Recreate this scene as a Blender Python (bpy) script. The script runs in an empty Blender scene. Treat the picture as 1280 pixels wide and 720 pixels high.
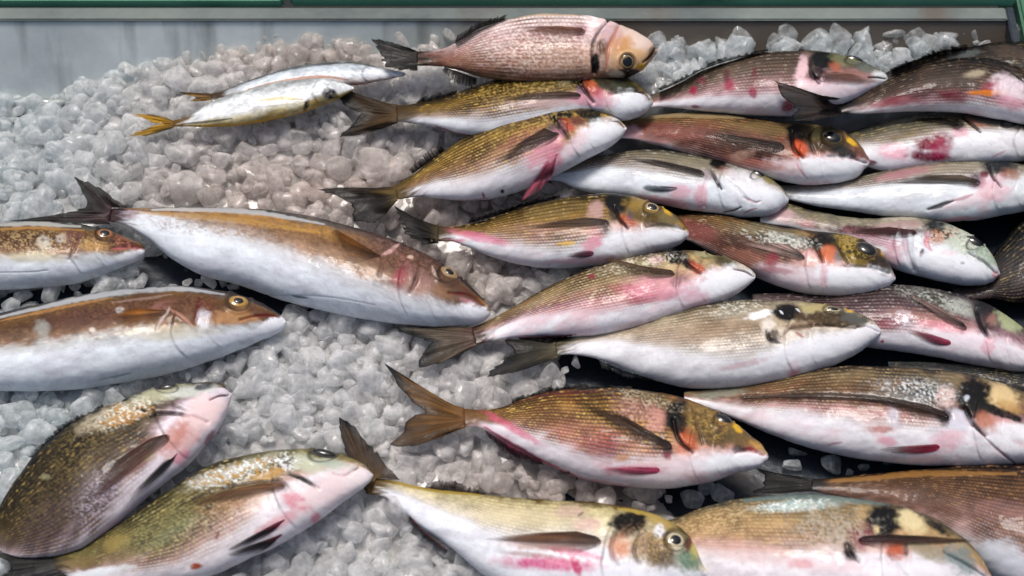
import bpy, math, random
import numpy as np
from mathutils import Vector
from mathutils.bvhtree import BVHTree

random.seed(7)
rng = np.random.default_rng(11)
sc = bpy.context.scene
COL = sc.collection

# ------------------------------------------------------------------ camera
TH = math.radians(55); DIST = 1.7; FOC = 64 / 36 * 1280
CP = np.array([0, -DIST * math.cos(TH), DIST * math.sin(TH)])
CF = np.array([0, math.cos(TH), -math.sin(TH)]); CR = np.array([1.0, 0, 0]); CU = np.cross(CR, CF)
cam_d = bpy.data.cameras.new('camera'); cam = bpy.data.objects.new('camera', cam_d); COL.objects.link(cam)
cam.location = CP; cam.rotation_euler = (math.pi / 2 - TH, 0, 0)
cam_d.lens = 64; cam_d.sensor_width = 36; cam_d.clip_start = .05; cam_d.clip_end = 200
cam_d.dof.use_dof = True; cam_d.dof.focus_distance = 1.68; cam_d.dof.aperture_fstop = 4.5
sc.camera = cam


def sst(e0, e1, x):
    t = np.clip((x - e0) / (e1 - e0), 0, 1)
    return t * t * (3 - 2 * t)


def bed(x, y):
    """height of the ice bed: heaped up against the back wall"""
    hw = np.interp(x, [-.52, -.44, -.36, -.26, -.1, .3, .55], [0, .006, .026, .04, .046, .047, .047])
    d = np.maximum(.262 - y, 0)
    return hw * np.exp(-(d / .12) ** 2)


def unp(px, z):
    px = np.asarray(px, float); z = np.asarray(z, float)
    d = CF * FOC + (px[..., :1] - 640) * CR + (360 - px[..., 1:2]) * CU
    k = (z - CP[2]) / d[..., 2]
    return CP + d * k[..., None]


def on_bed(px, off):
    z = np.zeros(np.shape(px)[:-1]) + .02
    for _ in range(14):
        P = unp(px, z); z = .5 * z + .5 * (bed(P[..., 0], P[..., 1]) + off)
    return unp(px, z)


def proj(P):
    q = P - CP
    w = q @ CF
    return np.stack([640 + FOC * (q @ CR) / w, 360 - FOC * (q @ CU) / w], -1)


# ------------------------------------------------------------------ noise
def _h(i, j, s):
    n = (i.astype(np.int64) * 374761393 + j.astype(np.int64) * 668265263 + s * 2147483647) & 0xffffffff
    n = ((n ^ (n >> 13)) * 1274126177) & 0xffffffff
    n = (n ^ (n >> 16)) & 0xffff
    return n / 65535.0


def vn(x, y, s=0):
    i = np.floor(x); j = np.floor(y); fx = x - i; fy = y - j
    fx = fx * fx * (3 - 2 * fx); fy = fy * fy * (3 - 2 * fy)
    i = i.astype(np.int64); j = j.astype(np.int64)
    a = _h(i, j, s); b = _h(i + 1, j, s); c = _h(i, j + 1, s); d = _h(i + 1, j + 1, s)
    return (a * (1 - fx) + b * fx) * (1 - fy) + (c * (1 - fx) + d * fx) * fy


def fb(x, y, s=0, o=3):
    r = 0; a = .5; t = 0
    for k in range(o):
        r = r + a * vn(x * 2 ** k, y * 2 ** k, s + k * 17); t += a; a *= .55
    return r / t


def lin(c):
    c = np.asarray(c, float) / 255
    return np.where(c <= .04045, c / 12.92, ((c + .055) / 1.055) ** 2.4)


# ------------------------------------------------------------------ meshes
def mesh_obj(name, V, F, mat, parent=None, col=None, smooth=True, met=None):
    me = bpy.data.meshes.new(name)
    V = np.ascontiguousarray(V, np.float32)
    if isinstance(F, np.ndarray):
        nf, k = F.shape
        me.vertices.add(len(V)); me.vertices.foreach_set('co', V.ravel())
        me.loops.add(nf * k); me.loops.foreach_set('vertex_index', np.ascontiguousarray(F, np.int32).ravel())
        me.polygons.add(nf)
        me.polygons.foreach_set('loop_start', np.arange(0, nf * k, k, dtype=np.int32))
        me.polygons.foreach_set('loop_total', np.full(nf, k, np.int32))
        me.update(calc_edges=True)
    else:
        me.from_pydata(V.tolist(), [], F); me.update()
    me.polygons.foreach_set('use_smooth', np.full(len(me.polygons), smooth))
    if col is not None:
        a = me.color_attributes.new('Col', 'FLOAT_COLOR', 'POINT')
        c4 = np.ones((len(V), 4), np.float32); c4[:, :3] = np.clip(col, .003, .95)
        a.data.foreach_set('color', c4.ravel())
    if met is not None:
        a = me.attributes.new('Sheen', 'FLOAT', 'POINT'); a.data.foreach_set('value', np.asarray(met, np.float32))
    me.materials.append(mat)
    o = bpy.data.objects.new(name, me); COL.objects.link(o)
    if parent is not None:
        o.parent = parent
        o.matrix_parent_inverse = parent.matrix_world.inverted() if parent.type != 'EMPTY' else o.matrix_parent_inverse
        if parent.type == 'EMPTY':
            L = np.array(parent.location)
            me.vertices.foreach_set('co', (V - L.astype(np.float32)).ravel()); me.update()
    return o


def empty(name, loc, label, cat, group=None):
    o = bpy.data.objects.new(name, None); COL.objects.link(o); o.location = loc
    o.empty_display_size = .02
    o['label'] = label; o['category'] = cat
    if group: o['group'] = group
    return o


# ------------------------------------------------------------------ materials
def mat(name):
    m = bpy.data.materials.new(name); m.use_nodes = True
    nt = m.node_tree; b = nt.nodes['Principled BSDF']
    return m, nt, b, nt.nodes.new, nt.links.new


def attr_col(nt, name='Col'):
    a = nt.nodes.new('ShaderNodeAttribute'); a.attribute_name = name; return a


def fish_material(name, rough, coat, bump_s, bump_d, sss=.0, spec=.16):
    m, nt, b, N, L = mat(name)
    a = attr_col(nt); L(a.outputs['Color'], b.inputs['Base Color'])
    s = attr_col(nt, 'Sheen')
    mr = N('ShaderNodeMath'); mr.operation = 'MULTIPLY'; mr.inputs[1].default_value = .1
    L(s.outputs['Fac'], mr.inputs[0]); L(mr.outputs[0], b.inputs['Metallic'])
    tc = N('ShaderNodeTexCoord')
    n1 = N('ShaderNodeTexNoise'); n1.inputs['Scale'].default_value = bump_s; n1.inputs['Detail'].default_value = 4
    L(tc.outputs['Object'], n1.inputs['Vector'])
    n2 = N('ShaderNodeTexNoise'); n2.inputs['Scale'].default_value = 60; n2.inputs['Detail'].default_value = 3
    L(tc.outputs['Object'], n2.inputs['Vector'])
    rr = N('ShaderNodeMapRange'); rr.inputs['From Min'].default_value = .3; rr.inputs['From Max'].default_value = .7
    rr.inputs['To Min'].default_value = rough - .1; rr.inputs['To Max'].default_value = rough + .12
    L(n2.outputs['Fac'], rr.inputs['Value']); L(rr.outputs[0], b.inputs['Roughness'])
    bp = N('ShaderNodeBump'); bp.inputs['Strength'].default_value = 1; bp.inputs['Distance'].default_value = bump_d
    L(n1.outputs['Fac'], bp.inputs['Height']); L(bp.outputs[0], b.inputs['Normal'])
    b.inputs['Coat Weight'].default_value = coat; b.inputs['Coat Roughness'].default_value = .06
    if coat > 0:
        cb = N('ShaderNodeBump'); cb.inputs['Strength'].default_value = .6; cb.inputs['Distance'].default_value = bump_d * 4
        n3 = N('ShaderNodeTexNoise'); n3.inputs['Scale'].default_value = 230; n3.inputs['Detail'].default_value = 2
        L(tc.outputs['Object'], n3.inputs['Vector']); L(n3.outputs['Fac'], cb.inputs['Height']); L(cb.outputs[0], b.inputs['Coat Normal'])
    b.inputs['Specular IOR Level'].default_value = spec
    if sss:
        b.inputs['Subsurface Weight'].default_value = sss
        b.inputs['Subsurface Radius'].default_value = (.006, .003, .002)
    return m


M_SKIN = fish_material('wet_fish_skin', .46, .15, 600, .00008)
M_FIN = fish_material('fin_membrane', .55, .04, 500, .00015, 0, .18)
nt_f = M_FIN.node_tree
_o = nt_f.nodes['Material Output']; _b = nt_f.nodes['Principled BSDF']
_a = nt_f.nodes.new('ShaderNodeAttribute'); _a.attribute_name = 'Clear'
_t = nt_f.nodes.new('ShaderNodeBsdfTransparent'); _m = nt_f.nodes.new('ShaderNodeMixShader')
nt_f.links.new(_a.outputs['Fac'], _m.inputs['Fac']); nt_f.links.new(_b.outputs[0], _m.inputs[1]); nt_f.links.new(_t.outputs[0], _m.inputs[2])
nt_f.links.new(_m.outputs[0], _o.inputs['Surface'])
M_EYE = fish_material('eye_surface', .25, .9, 100, .00001, 0, .3)


def ice_material(name, clear):
    m, nt, b, N, L = mat(name)
    a = attr_col(nt)
    L(a.outputs['Color'], b.inputs['Base Color'])
    b.inputs['IOR'].default_value = 1.31; b.inputs['Coat Weight'].default_value = .6; b.inputs['Coat Roughness'].default_value = .06
    tc = N('ShaderNodeTexCoord')
    n0 = N('ShaderNodeTexNoise'); n0.inputs['Scale'].default_value = 55; n0.inputs['Detail'].default_value = 3
    L(tc.outputs['Object'], n0.inputs['Vector'])
    tr = N('ShaderNodeMapRange'); tr.inputs['From Min'].default_value = .38; tr.inputs['From Max'].default_value = .62
    tr.inputs['To Min'].default_value = ICE_T - .25; tr.inputs['To Max'].default_value = ICE_T + .25
    L(n0.outputs['Fac'], tr.inputs['Value']); L(tr.outputs[0], b.inputs['Transmission Weight'])
    b.inputs['Subsurface Weight'].default_value = 0.0
    b.inputs['Subsurface Scale'].default_value = 1.0
    b.inputs['Subsurface Radius'].default_value = (.013, .014, .015)
    n2 = N('ShaderNodeTexNoise'); n2.inputs['Scale'].default_value = 140; n2.inputs['Detail'].default_value = 3
    L(tc.outputs['Object'], n2.inputs['Vector'])
    rr = N('ShaderNodeMapRange'); rr.inputs['From Min'].default_value = .35; rr.inputs['From Max'].default_value = .65
    rr.inputs['To Min'].default_value = .04; rr.inputs['To Max'].default_value = .25
    L(n2.outputs['Fac'], rr.inputs['Value']); L(rr.outputs[0], b.inputs['Roughness'])
    n1 = N('ShaderNodeTexNoise'); n1.inputs['Scale'].default_value = 170; n1.inputs['Detail'].default_value = 2
    L(tc.outputs['Object'], n1.inputs['Vector'])
    bp = N('ShaderNodeBump'); bp.inputs['Strength'].default_value = .7; bp.inputs['Distance'].default_value = .0008
    L(n1.outputs['Fac'], bp.inputs['Height']); L(bp.outputs[0], b.inputs['Normal'])
    tl = N('ShaderNodeBsdfTranslucent'); L(a.outputs['Color'], tl.inputs['Color']); L(bp.outputs[0], tl.inputs['Normal'])
    ms = N('ShaderNodeMixShader'); ms.inputs['Fac'].default_value = .5
    L(b.outputs[0], ms.inputs[1]); L(tl.outputs[0], ms.inputs[2]); 
    tp = N('ShaderNodeBsdfTransparent'); tp.inputs['Color'].default_value = (.97, .985, .99, 1)
    t2 = N('ShaderNodeMapRange'); t2.inputs['From Min'].default_value = .35; t2.inputs['From Max'].default_value = .65
    t2.inputs['To Min'].default_value = clear[0]; t2.inputs['To Max'].default_value = clear[1]; L(n2.outputs['Fac'], t2.inputs['Value'])
    m3 = N('ShaderNodeMixShader'); L(t2.outputs[0], m3.inputs['Fac']); L(ms.outputs[0], m3.inputs[1]); L(tp.outputs[0], m3.inputs[2])
    L(m3.outputs[0], nt.nodes['Material Output'].inputs['Surface'])
    return m


ICE_T = .3
M_ICE = ice_material('crushed_ice', (.18, .62))
M_PACK = ice_material('packed_ice', (.0, .02))


# ------------------------------------------------------------------ fish
PAL = dict(K=(12, 11, 13), W=(232, 235, 240), R=(178, 36, 78), P=(228, 158, 175), O=(196, 84, 40), G=(196, 164, 82),
           D=(62, 46, 38), Y=(232, 184, 50), B=(128, 84, 58), S=(200, 205, 208), C=(222, 205, 170), N=(26, 32, 48),
           T=(190, 165, 135), M=(120, 86, 84), V=(120, 130, 105), H=(150, 22, 58))


def cl(c):
    v = lin(PAL[c] if isinstance(c, str) else c)
    lu = float(v @ np.array([.3, .55, .15]))
    g_ = 1.02 if lu < .5 else 1.0
    return np.clip(lu + (v - lu) * g_, 0, 1) * min(1.0, lu + .015) ** .36 * 1.09


def E(x, y, rx, ry, ang, c, op=1, soft=.45, nz=.5, rows=0): return ('E', x, y, rx, ry, ang, c, op, soft, nz, rows)
def L_(pts, w, c, op=1, h=0): return ('L', pts, w, c, op, h)


def S_(x, y, rx, ry, ang, c1, c2, op=.9): return ('S', x, y, rx, ry, ang, c1, c2, op)


def seg_dist(p, pts):
    best = np.full(len(p), 1e9); u = np.zeros(len(p)); pts = np.asarray(pts, float)
    n = len(pts) - 1
    for k in range(n):
        a = pts[k]; b = pts[k + 1]; ab = b - a
        t = np.clip(((p - a) @ ab) / (ab @ ab + 1e-9), 0, 1)
        d = np.hypot(*(p - a - t[:, None] * ab).T)
        m = d < best; best[m] = d[m]; u[m] = (k + t[m]) / n
    return best, u


def smooth_poly(pts, n):
    """Catmull-Rom through the points"""
    P = np.asarray(pts, float)
    if len(P) == 2:
        t = np.linspace(0, 1, n)[:, None]; return P[0] * (1 - t) + P[1] * t
    Q = np.vstack([2 * P[0] - P[1], P, 2 * P[-1] - P[-2]])
    d = np.concatenate([[0], np.cumsum(np.hypot(*np.diff(P, axis=0).T))]); d /= d[-1]
    u = np.interp(np.linspace(0, 1, n), d, np.arange(len(P)))
    i = np.minimum(u.astype(int), len(P) - 2); f = (u - i)[:, None]
    p0, p1, p2, p3 = Q[i], Q[i + 1], Q[i + 2], Q[i + 3]
    return .5 * ((2 * p1) + (-p0 + p2) * f + (2 * p0 - 5 * p1 + 4 * p2 - p3) * f ** 2 + (-p0 + 3 * p1 - 3 * p2 + p3) * f ** 3)


def pchip(x, Y, xs):
    """monotone cubic, columns of Y"""
    h = np.diff(x)[:, None]; dl = np.diff(Y, axis=0) / h
    m = np.zeros_like(Y)
    w1 = 2 * h[1:] + h[:-1]; w2 = h[1:] + 2 * h[:-1]
    with np.errstate(all='ignore'):
        mm = (w1 + w2) / (w1 / dl[:-1] + w2 / dl[1:])
    mm = np.where((dl[:-1] * dl[1:]) > 0, mm, 0)
    m[1:-1] = mm; m[0] = dl[0]; m[-1] = dl[-1]
    i = np.clip(np.searchsorted(x, xs, side='right') - 1, 0, len(x) - 2)
    hh = h[i]; t = ((xs - x[i])[:, None]) / hh
    return ((1 + 2 * t) * (1 - t) ** 2 * Y[i] + t * (1 - t) ** 2 * hh * m[i]
            + t * t * (3 - 2 * t) * Y[i + 1] + t * t * (t - 1) * hh * m[i + 1])


FISH_PX = []      # outlines in the picture, used to settle the ice under the fish


def build_fish(f, idx):
    st = np.array([(a[0], a[1], a[0], a[2]) if len(a) == 3 else a for a in f['st']], float)
    mid = (st[:, :2] + st[:, 2:]) / 2
    cum = np.concatenate([[0], np.cumsum(np.hypot(*np.diff(mid, axis=0).T))])
    Ltot = cum[-1]
    NS = int(np.clip(Ltot * .85, 120, 400))
    u = np.linspace(0, 1, NS); u = 1 - (1 - u) ** 1.25
    al = u * Ltot
    # half width is interpolated as its square, so the snout closes round rather than pointed
    hw = (st[:, :2] - st[:, 2:]) / 2; wl = np.hypot(*hw.T)
    dirs = hw / (wl[:, None] + 1e-9); dirs[-1] = dirs[-2]
    dend = mid[-1] - mid[-3]; dend /= np.hypot(*dend) + 1e-9
    ext = wl[-1] * .55
    midx = np.vstack([mid, mid[-1] + dend * ext]); cumx = np.append(cum, Ltot + ext)
    w2 = np.append(wl ** 2, 0.0); dirx = np.vstack([dirs, dirs[-1]])
    Lx = Ltot + ext
    u = np.linspace(0, 1, NS); u = 1 - (1 - u) ** 1.6
    al = u * Lx
    Y = pchip(cumx, np.column_stack([midx, w2, dirx]), al)
    dr = Y[:, 3:5]; dr /= np.hypot(*dr.T)[:, None]
    hv = dr * np.sqrt(np.maximum(Y[:, 2], 0) + .02)[:, None]
    T = Y[:, :2] + hv; B = Y[:, :2] - hv
    s = np.clip(al / Ltot, 0, 1)
    n = len(al)
    off = f['z'][0] + (f['z'][1] - f['z'][0]) * sst(0, .8, s)
    Cc = on_bed((T + B) / 2, off)
    k_ = np.ones(9) / 9
    zc = np.convolve(np.pad(Cc[:, 2], 4, mode='edge'), k_, mode='valid')
    T3 = unp(T, zc); B3 = unp(B, zc)
    H = (T3 - B3) / 2; a0 = np.linalg.norm(H, axis=1); Hh = H / (a0[:, None] + 1e-9)
    c3 = (T3 + B3) / 2
    r = f.get('th', .5)
    ratio = np.interp(s, [0, .02, .12, .35, .75, .9, 1], [.12 * r, .4 * r, .75 * r, r, 1.05 * r, 1.1 * r, 1.25 * r])
    # thickness follows the run of the body rather than the local notch of the outline
    b = a0 * ratio
    k2 = np.ones(15) / 15
    b = np.minimum(np.convolve(np.pad(b, 7, mode='edge'), k2, mode='valid'), a0 * 1.4 + .0002)
    vd = c3 - CP; dh = np.abs(np.sum(vd * Hh, axis=1)); dz = np.abs(vd[:, 2])
    a = np.sqrt(np.maximum(a0 ** 2 - (b * dh / dz) ** 2, (.6 * a0) ** 2))
    MU, ML = 132, 36
    al_up = np.linspace(-.25, math.pi + .25, MU)
    al_lo = np.linspace(math.pi + .25, 2 * math.pi - .25, ML + 2)[1:-1]
    ang = np.concatenate([al_up, al_lo]); M = len(ang)
    ca = np.cos(ang); sa = np.sin(ang)
    za = np.sign(sa) * np.abs(sa) ** .92
    P = c3[:, None, :] + (a[:, None] * ca)[:, :, None] * Hh[:, None, :]
    P[:, :, 2] += b[:, None] * za * (1 - .12 * ca)
    # normals on the grid
    du = np.gradient(P, axis=0); dv = (np.roll(P, -1, 1) - np.roll(P, 1, 1))
    Nn = np.cross(du, dv); Nn /= np.linalg.norm(Nn, axis=2, keepdims=True) + 1e-12
    outw = P - c3[:, None, :]
    sg = np.sign(np.sum(Nn * outw, axis=2)); sg[sg == 0] = 1
    Nn *= sg[:, :, None]
    V = P.reshape(-1, 3); Nf = Nn.reshape(-1, 3)
    p = proj(V)
    Tr = np.repeat(T, M, 0); Br = np.repeat(B, M, 0); BT = Br - Tr
    wd = np.hypot(*BT.T)
    t = np.clip(np.sum((p - Tr) * BT, axis=1) / (wd ** 2 + 1e-9), 0, 1)
    if f.get('flip'): t = 1 - t
    sr = np.repeat(s, M); ar = np.repeat(al, M); ac = t * wd
    sd = idx * 31 + 5
    EYE_M = []
    # ---- base colour bands
    kk = f['k']; kx = np.interp(sr, [q[0] for q in kk], [q[1] for q in kk])
    te = t / kx + (fb(ar / 22, ac / 12, sd) - .5) * .22 + (vn(ar / 7, ac / 2.2, sd + 3) - .5) * .09
    stops = f['pal']; xs = [q[0] for q in stops]; cs = np.array([cl(q[1]) for q in stops])
    c = np.stack([np.interp(te, xs, cs[:, i]) for i in range(3)], -1)
    # mottling + streaks along the scale rows
    mott = fb(ar / 16, ac / 9, sd + 9)
    fine = vn(ar / 3.2, ac / 1.6, sd + 21)
    backm = 1 - sst(.85, 1.1, te)
    c *= (1 + (mott - .5)[:, None] * (.25 + .6 * backm[:, None])) * (1 + (fine - .5)[:, None] * (.04 + .42 * backm[:, None]))
    bm_ = sst(.9, 1.2, te) * sst(.35, .75, fb(ar / 26, ac / 11, sd + 140, 4)) * .34
    c *= 1 - bm_[:, None] * np.array([.50, .56, .50])
    # the skin over the belly edge is greyer and netted
    nb_ = np.abs(vn(ar / 5, ac / 4, sd + 150) - .5) * 2
    c *= 1 - (sst(.9, 1.1, te) * (1 - sst(.0, .22, nb_)) * .10)[:, None]
    bl = f.get('warm', .0)
    if bl:
        m_ = sst(.5, .75, fb(ar / 30, ac / 14, sd + 40)) * bl
        c = c * (1 - m_[:, None]) + c * np.array([1.0, .72, .72]) * m_[:, None]
    disp = np.zeros(len(V))
    # ---- scales
    nr = f.get('nr', 20); A = f.get('rows', .5) * 1.25
    gs = f.get('gill', .74)
    R = t * nr + (vn(ar / 40, ac / 40, sd + 2) - .5) * .8
    fr = R - np.floor(R)
    colp = ar / f.get('sp', 4.4) + .5 * (np.floor(R) % 2)
    line = (.5 - .5 * np.cos(2 * math.pi * fr))          # bright along a row centre
    bead = .5 + .5 * np.cos(2 * math.pi * colp)
    region = (1 - sst(gs - .04, gs + .02, sr)) * sst(.01, .05, sr)
    vis = region * (1 - sst(f.get('rt', 1.0) * .9, f.get('rt', 1.0) * 1.3, t / kx)) * (.45 + .9 * vn(ar / 28, ac / 12, sd + 8))
    dark = ((1 - line) ** 1.2 * .9 + bead * line * .5) * A * vis * (.7 + .6 * fine)
    tint = np.array([1.0, 1.08, 1.15])
    c *= np.clip(1 - dark[:, None] * tint, .12, 1)
    gl = (sst(.62, .95, fine) * line * vis * f.get('fleck', .5))[:, None]
    c = c * (1 - gl) + cl(f.get('fc', (226, 196, 120))) * gl
    disp += (line - .5) * .00009 * vis * (.15 + A) - (bead * line * .00005) * A * vis
    # lateral colour fade to the gill region
    # ---- gill cover: a raised plate with a crisp free rear edge, and the cheek plate in front of it
    if f.get('head', True):
        for ge, hh, op_g in ((f.get('ge', gs + .045), .0016, .42), (f.get('ge', gs + .045) + .075, .0007, .22)):
            se = ge + .05 * (2 * np.abs(t - .52)) ** 2 + (vn(t * 7, t * 0, sd + 70) - .5) * .006
            dd_ = (sr - se) * Ltot
            disp += hh * sst(-.5, 2.0, dd_) * np.exp(-np.clip(dd_, 0, 999) / (.10 * Ltot)) * sst(.02, .2, t) * (1 - sst(.82, .98, t))
            m = np.exp(-((dd_ + .6) / 1.5) ** 2) * op_g * sst(.05, .25, t) * (1 - sst(.5, .78, t)) * (.4 + vn(t * 14, sr * 0, sd + 71))
            c = c * (1 - m[:, None]) + cl((84, 44, 46)) * m[:, None]
    for e in f.get('eye', []):
        x, y, r_ = e['p']; ro = math.radians(e.get('rot', 0)); dx = p[:, 0] - x; dy = p[:, 1] - y
        ex = (dx * math.cos(ro) + dy * math.sin(ro)) / r_; ey = (-dx * math.sin(ro) + dy * math.cos(ro)) / (r_ * max(e.get('asp', 1), .5))
        q_ = np.hypot(ex, ey); m = np.exp(-((q_ - 1.12) / .2) ** 2) * .7
        EYE_M.append((m, q_))
    # ---- painted features
    for q in f.get('feats', []):
        if q[0] == 'E':
            _, x, y, rx, ry, an, cc, op, soft, nz, rows = q
            an = math.radians(an); dx = p[:, 0] - x; dy = p[:, 1] - y
            ex = (dx * math.cos(an) + dy * math.sin(an)) / rx; ey = (-dx * math.sin(an) + dy * math.cos(an)) / ry
            rr = np.hypot(ex, ey)
            if cc == 'K': nz *= .55; soft = min(soft, .28); rr = rr * .93
            near = rr < 3
            if not near.any(): continue
            nn = np.zeros(len(V)); nn[near] = (fb(p[near, 0] / 6.5 + x, p[near, 1] / 5, sd + 3) - .5) * 1.7 * nz
            m = (1 - sst(1 - soft, 1 + soft, rr + nn)) * op
            if rows: m = m * (1 - rows * (1 - line)) * (1 - rows * .4 * bead)
            m = np.clip(m * (.92 + .26 * vn(p[:, 0] / 2.3, p[:, 1] / 2.3, sd + 6)), 0, 1)
            cv = cl(cc)
            c = c * (1 - m[:, None]) + cv * m[:, None]
        elif q[0] == 'S':
            _, x, y, rx, ry, an, c1_, c2_, op = q
            an = math.radians(an); dx = p[:, 0] - x; dy = p[:, 1] - y
            ex = (dx * math.cos(an) + dy * math.sin(an)) / rx; ey = (-dx * math.sin(an) + dy * math.cos(an)) / ry
            m = (1 - sst(.5, 1.3, np.hypot(ex, ey) + (fb(p[:, 0] / 6, p[:, 1] / 6, sd + 51) - .5) * .9)) * op
            na = vn(p[:, 0] / 2.1, p[:, 1] / 1.7, sd + 52); nb = vn(p[:, 0] / 3.0, p[:, 1] / 2.0, sd + 53)
            ma = m * sst(.5, .68, na); mb = m * sst(.6, .75, nb)
            c = c * (1 - ma[:, None]) + cl(c1_) * ma[:, None]; c = c * (1 - mb[:, None]) + cl(c2_) * mb[:, None]
            disp += m * (na - .5) * .0004
        else:
            _, pts, wdt, cc, op, h = q
            if len(pts) > 2: pts = smooth_poly(pts, 14)
            dd, uu = seg_dist(p, pts)
            ww = wdt * (.35 + .65 * np.sin(np.clip(uu, .04, .96) * math.pi)) * (.7 + .6 * vn(p[:, 0] / 6, p[:, 1] / 6, sd + 12))
            m = (1 - sst(ww * .55, ww * 1.35, dd)) * op
            if cc is not None:
                c = c * (1 - m[:, None]) + cl(cc) * m[:, None]
            if h: disp += h * np.exp(-(dd / (wdt * .8)) ** 2) * .0013
    for m, q_ in EYE_M:
        c = c * (1 - m[:, None]) + cl((70, 56, 44)) * m[:, None]
        disp += .0012 * np.exp(-((q_ - 1.35) / .22) ** 2) - .001 * np.exp(-(q_ / .9) ** 2)
    tf = [g for g in f.get('fins', []) if g['n'] == 'tail_fin']
    if tf:
        tc_ = cl(tf[0]['c'][0]) * FINK * .85
        m = 1 - sst(8, 44, ar + (fb(ar / 12, ac / 3, sd + 91) - .5) * 34)
        c = c * (1 - m[:, None]) + tc_ * m[:, None]
    # pores, small blood and slime specks
    sp = sst(.87, .97, vn(p[:, 0] / 2.6, p[:, 1] / 2.0, sd + 77)) * .3 * (1 - .6 * backm)
    c = c * (1 - sp[:, None] * np.array([.3, .7, .6]))
    disp += (fb(ar / 9, ac / 7, sd + 60) - .5) * .00045 + (fb(ar / 40, ac / 25, sd + 61) - .5) * .0016
    edge = np.minimum(1, np.repeat(a0, M) / .012)
    V = V + Nf * (disp * edge)[:, None]
    i = np.arange(n - 1)[:, None] * M; j = np.arange(M)[None, :]; j2 = (j + 1) % M
    F = np.stack([(i + j), (i + j2), (i + M + j2), (i + M + j)], -1).reshape(-1, 4)
    # end caps as quads/tris folded on a centre vertex
    c_a = V[:M].mean(0); c_b = V[-M:].mean(0)
    V = np.vstack([V, c_a, c_b]); c = np.vstack([c, c[0], c[-1]])
    jj = np.arange(M); jn = (jj + 1) % M
    tri1 = np.stack([jn, jj, np.full(M, len(V) - 2)], -1); tri2 = np.stack([(n - 1) * M + jj, (n - 1) * M + jn, np.full(M, len(V) - 1)], -1)
    faces = F.tolist() + tri1.tolist() + tri2.tolist()
    # orientation
    q0 = V[F[len(F) // 2 + MU // 2 - 80]]; nrm = np.cross(q0[1] - q0[0], q0[3] - q0[0])
    met = np.clip(backm * .75 + .12, 0, 1) * f.get('met', 1); met = np.append(met, [0, 0])
    base = (float(c3[:, 0].mean()), float(c3[:, 1].mean()), float((zc - b).min()))
    root = empty(f['name'], base, f['label'], 'fish', f.get('group'))
    me_o = mesh_obj('body', V, faces, M_SKIN, root, c, True, met)
    if f.get('body_label'): me_o['label'] = f['body_label']
    import bmesh
    bm = bmesh.new(); bm.from_mesh(me_o.data); bmesh.ops.recalc_face_normals(bm, faces=bm.faces); bm.to_mesh(me_o.data); bm.free()
    tris = np.concatenate([F[:, [0, 1, 2]], F[:, [0, 2, 3]]])
    bvh = BVHTree.FromPolygons(V.tolist(), tris.tolist())
    FISH_PX.append(np.vstack([T, B[::-1]]))

    def hit(px):
        dvec = unp(np.array([px]), np.array([0.0]))[0] - CP; dvec /= np.linalg.norm(dvec)
        h, nr_, ix, ds = bvh.ray_cast(Vector(CP), Vector(dvec))
        if h is None: return None, None
        nr_ = np.array(nr_)
        if nr_ @ dvec > 0: nr_ = -nr_
        return np.array(h), nr_

    zt0 = float(zc[3])
    for g in f.get('fins', []):
        build_fin(g, root, hit, zt0, sd, (T, B, zc))
    for e in f.get('eye', []):
        build_eye(e, root, hit, zc)
    return root


FINK = .62


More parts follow.
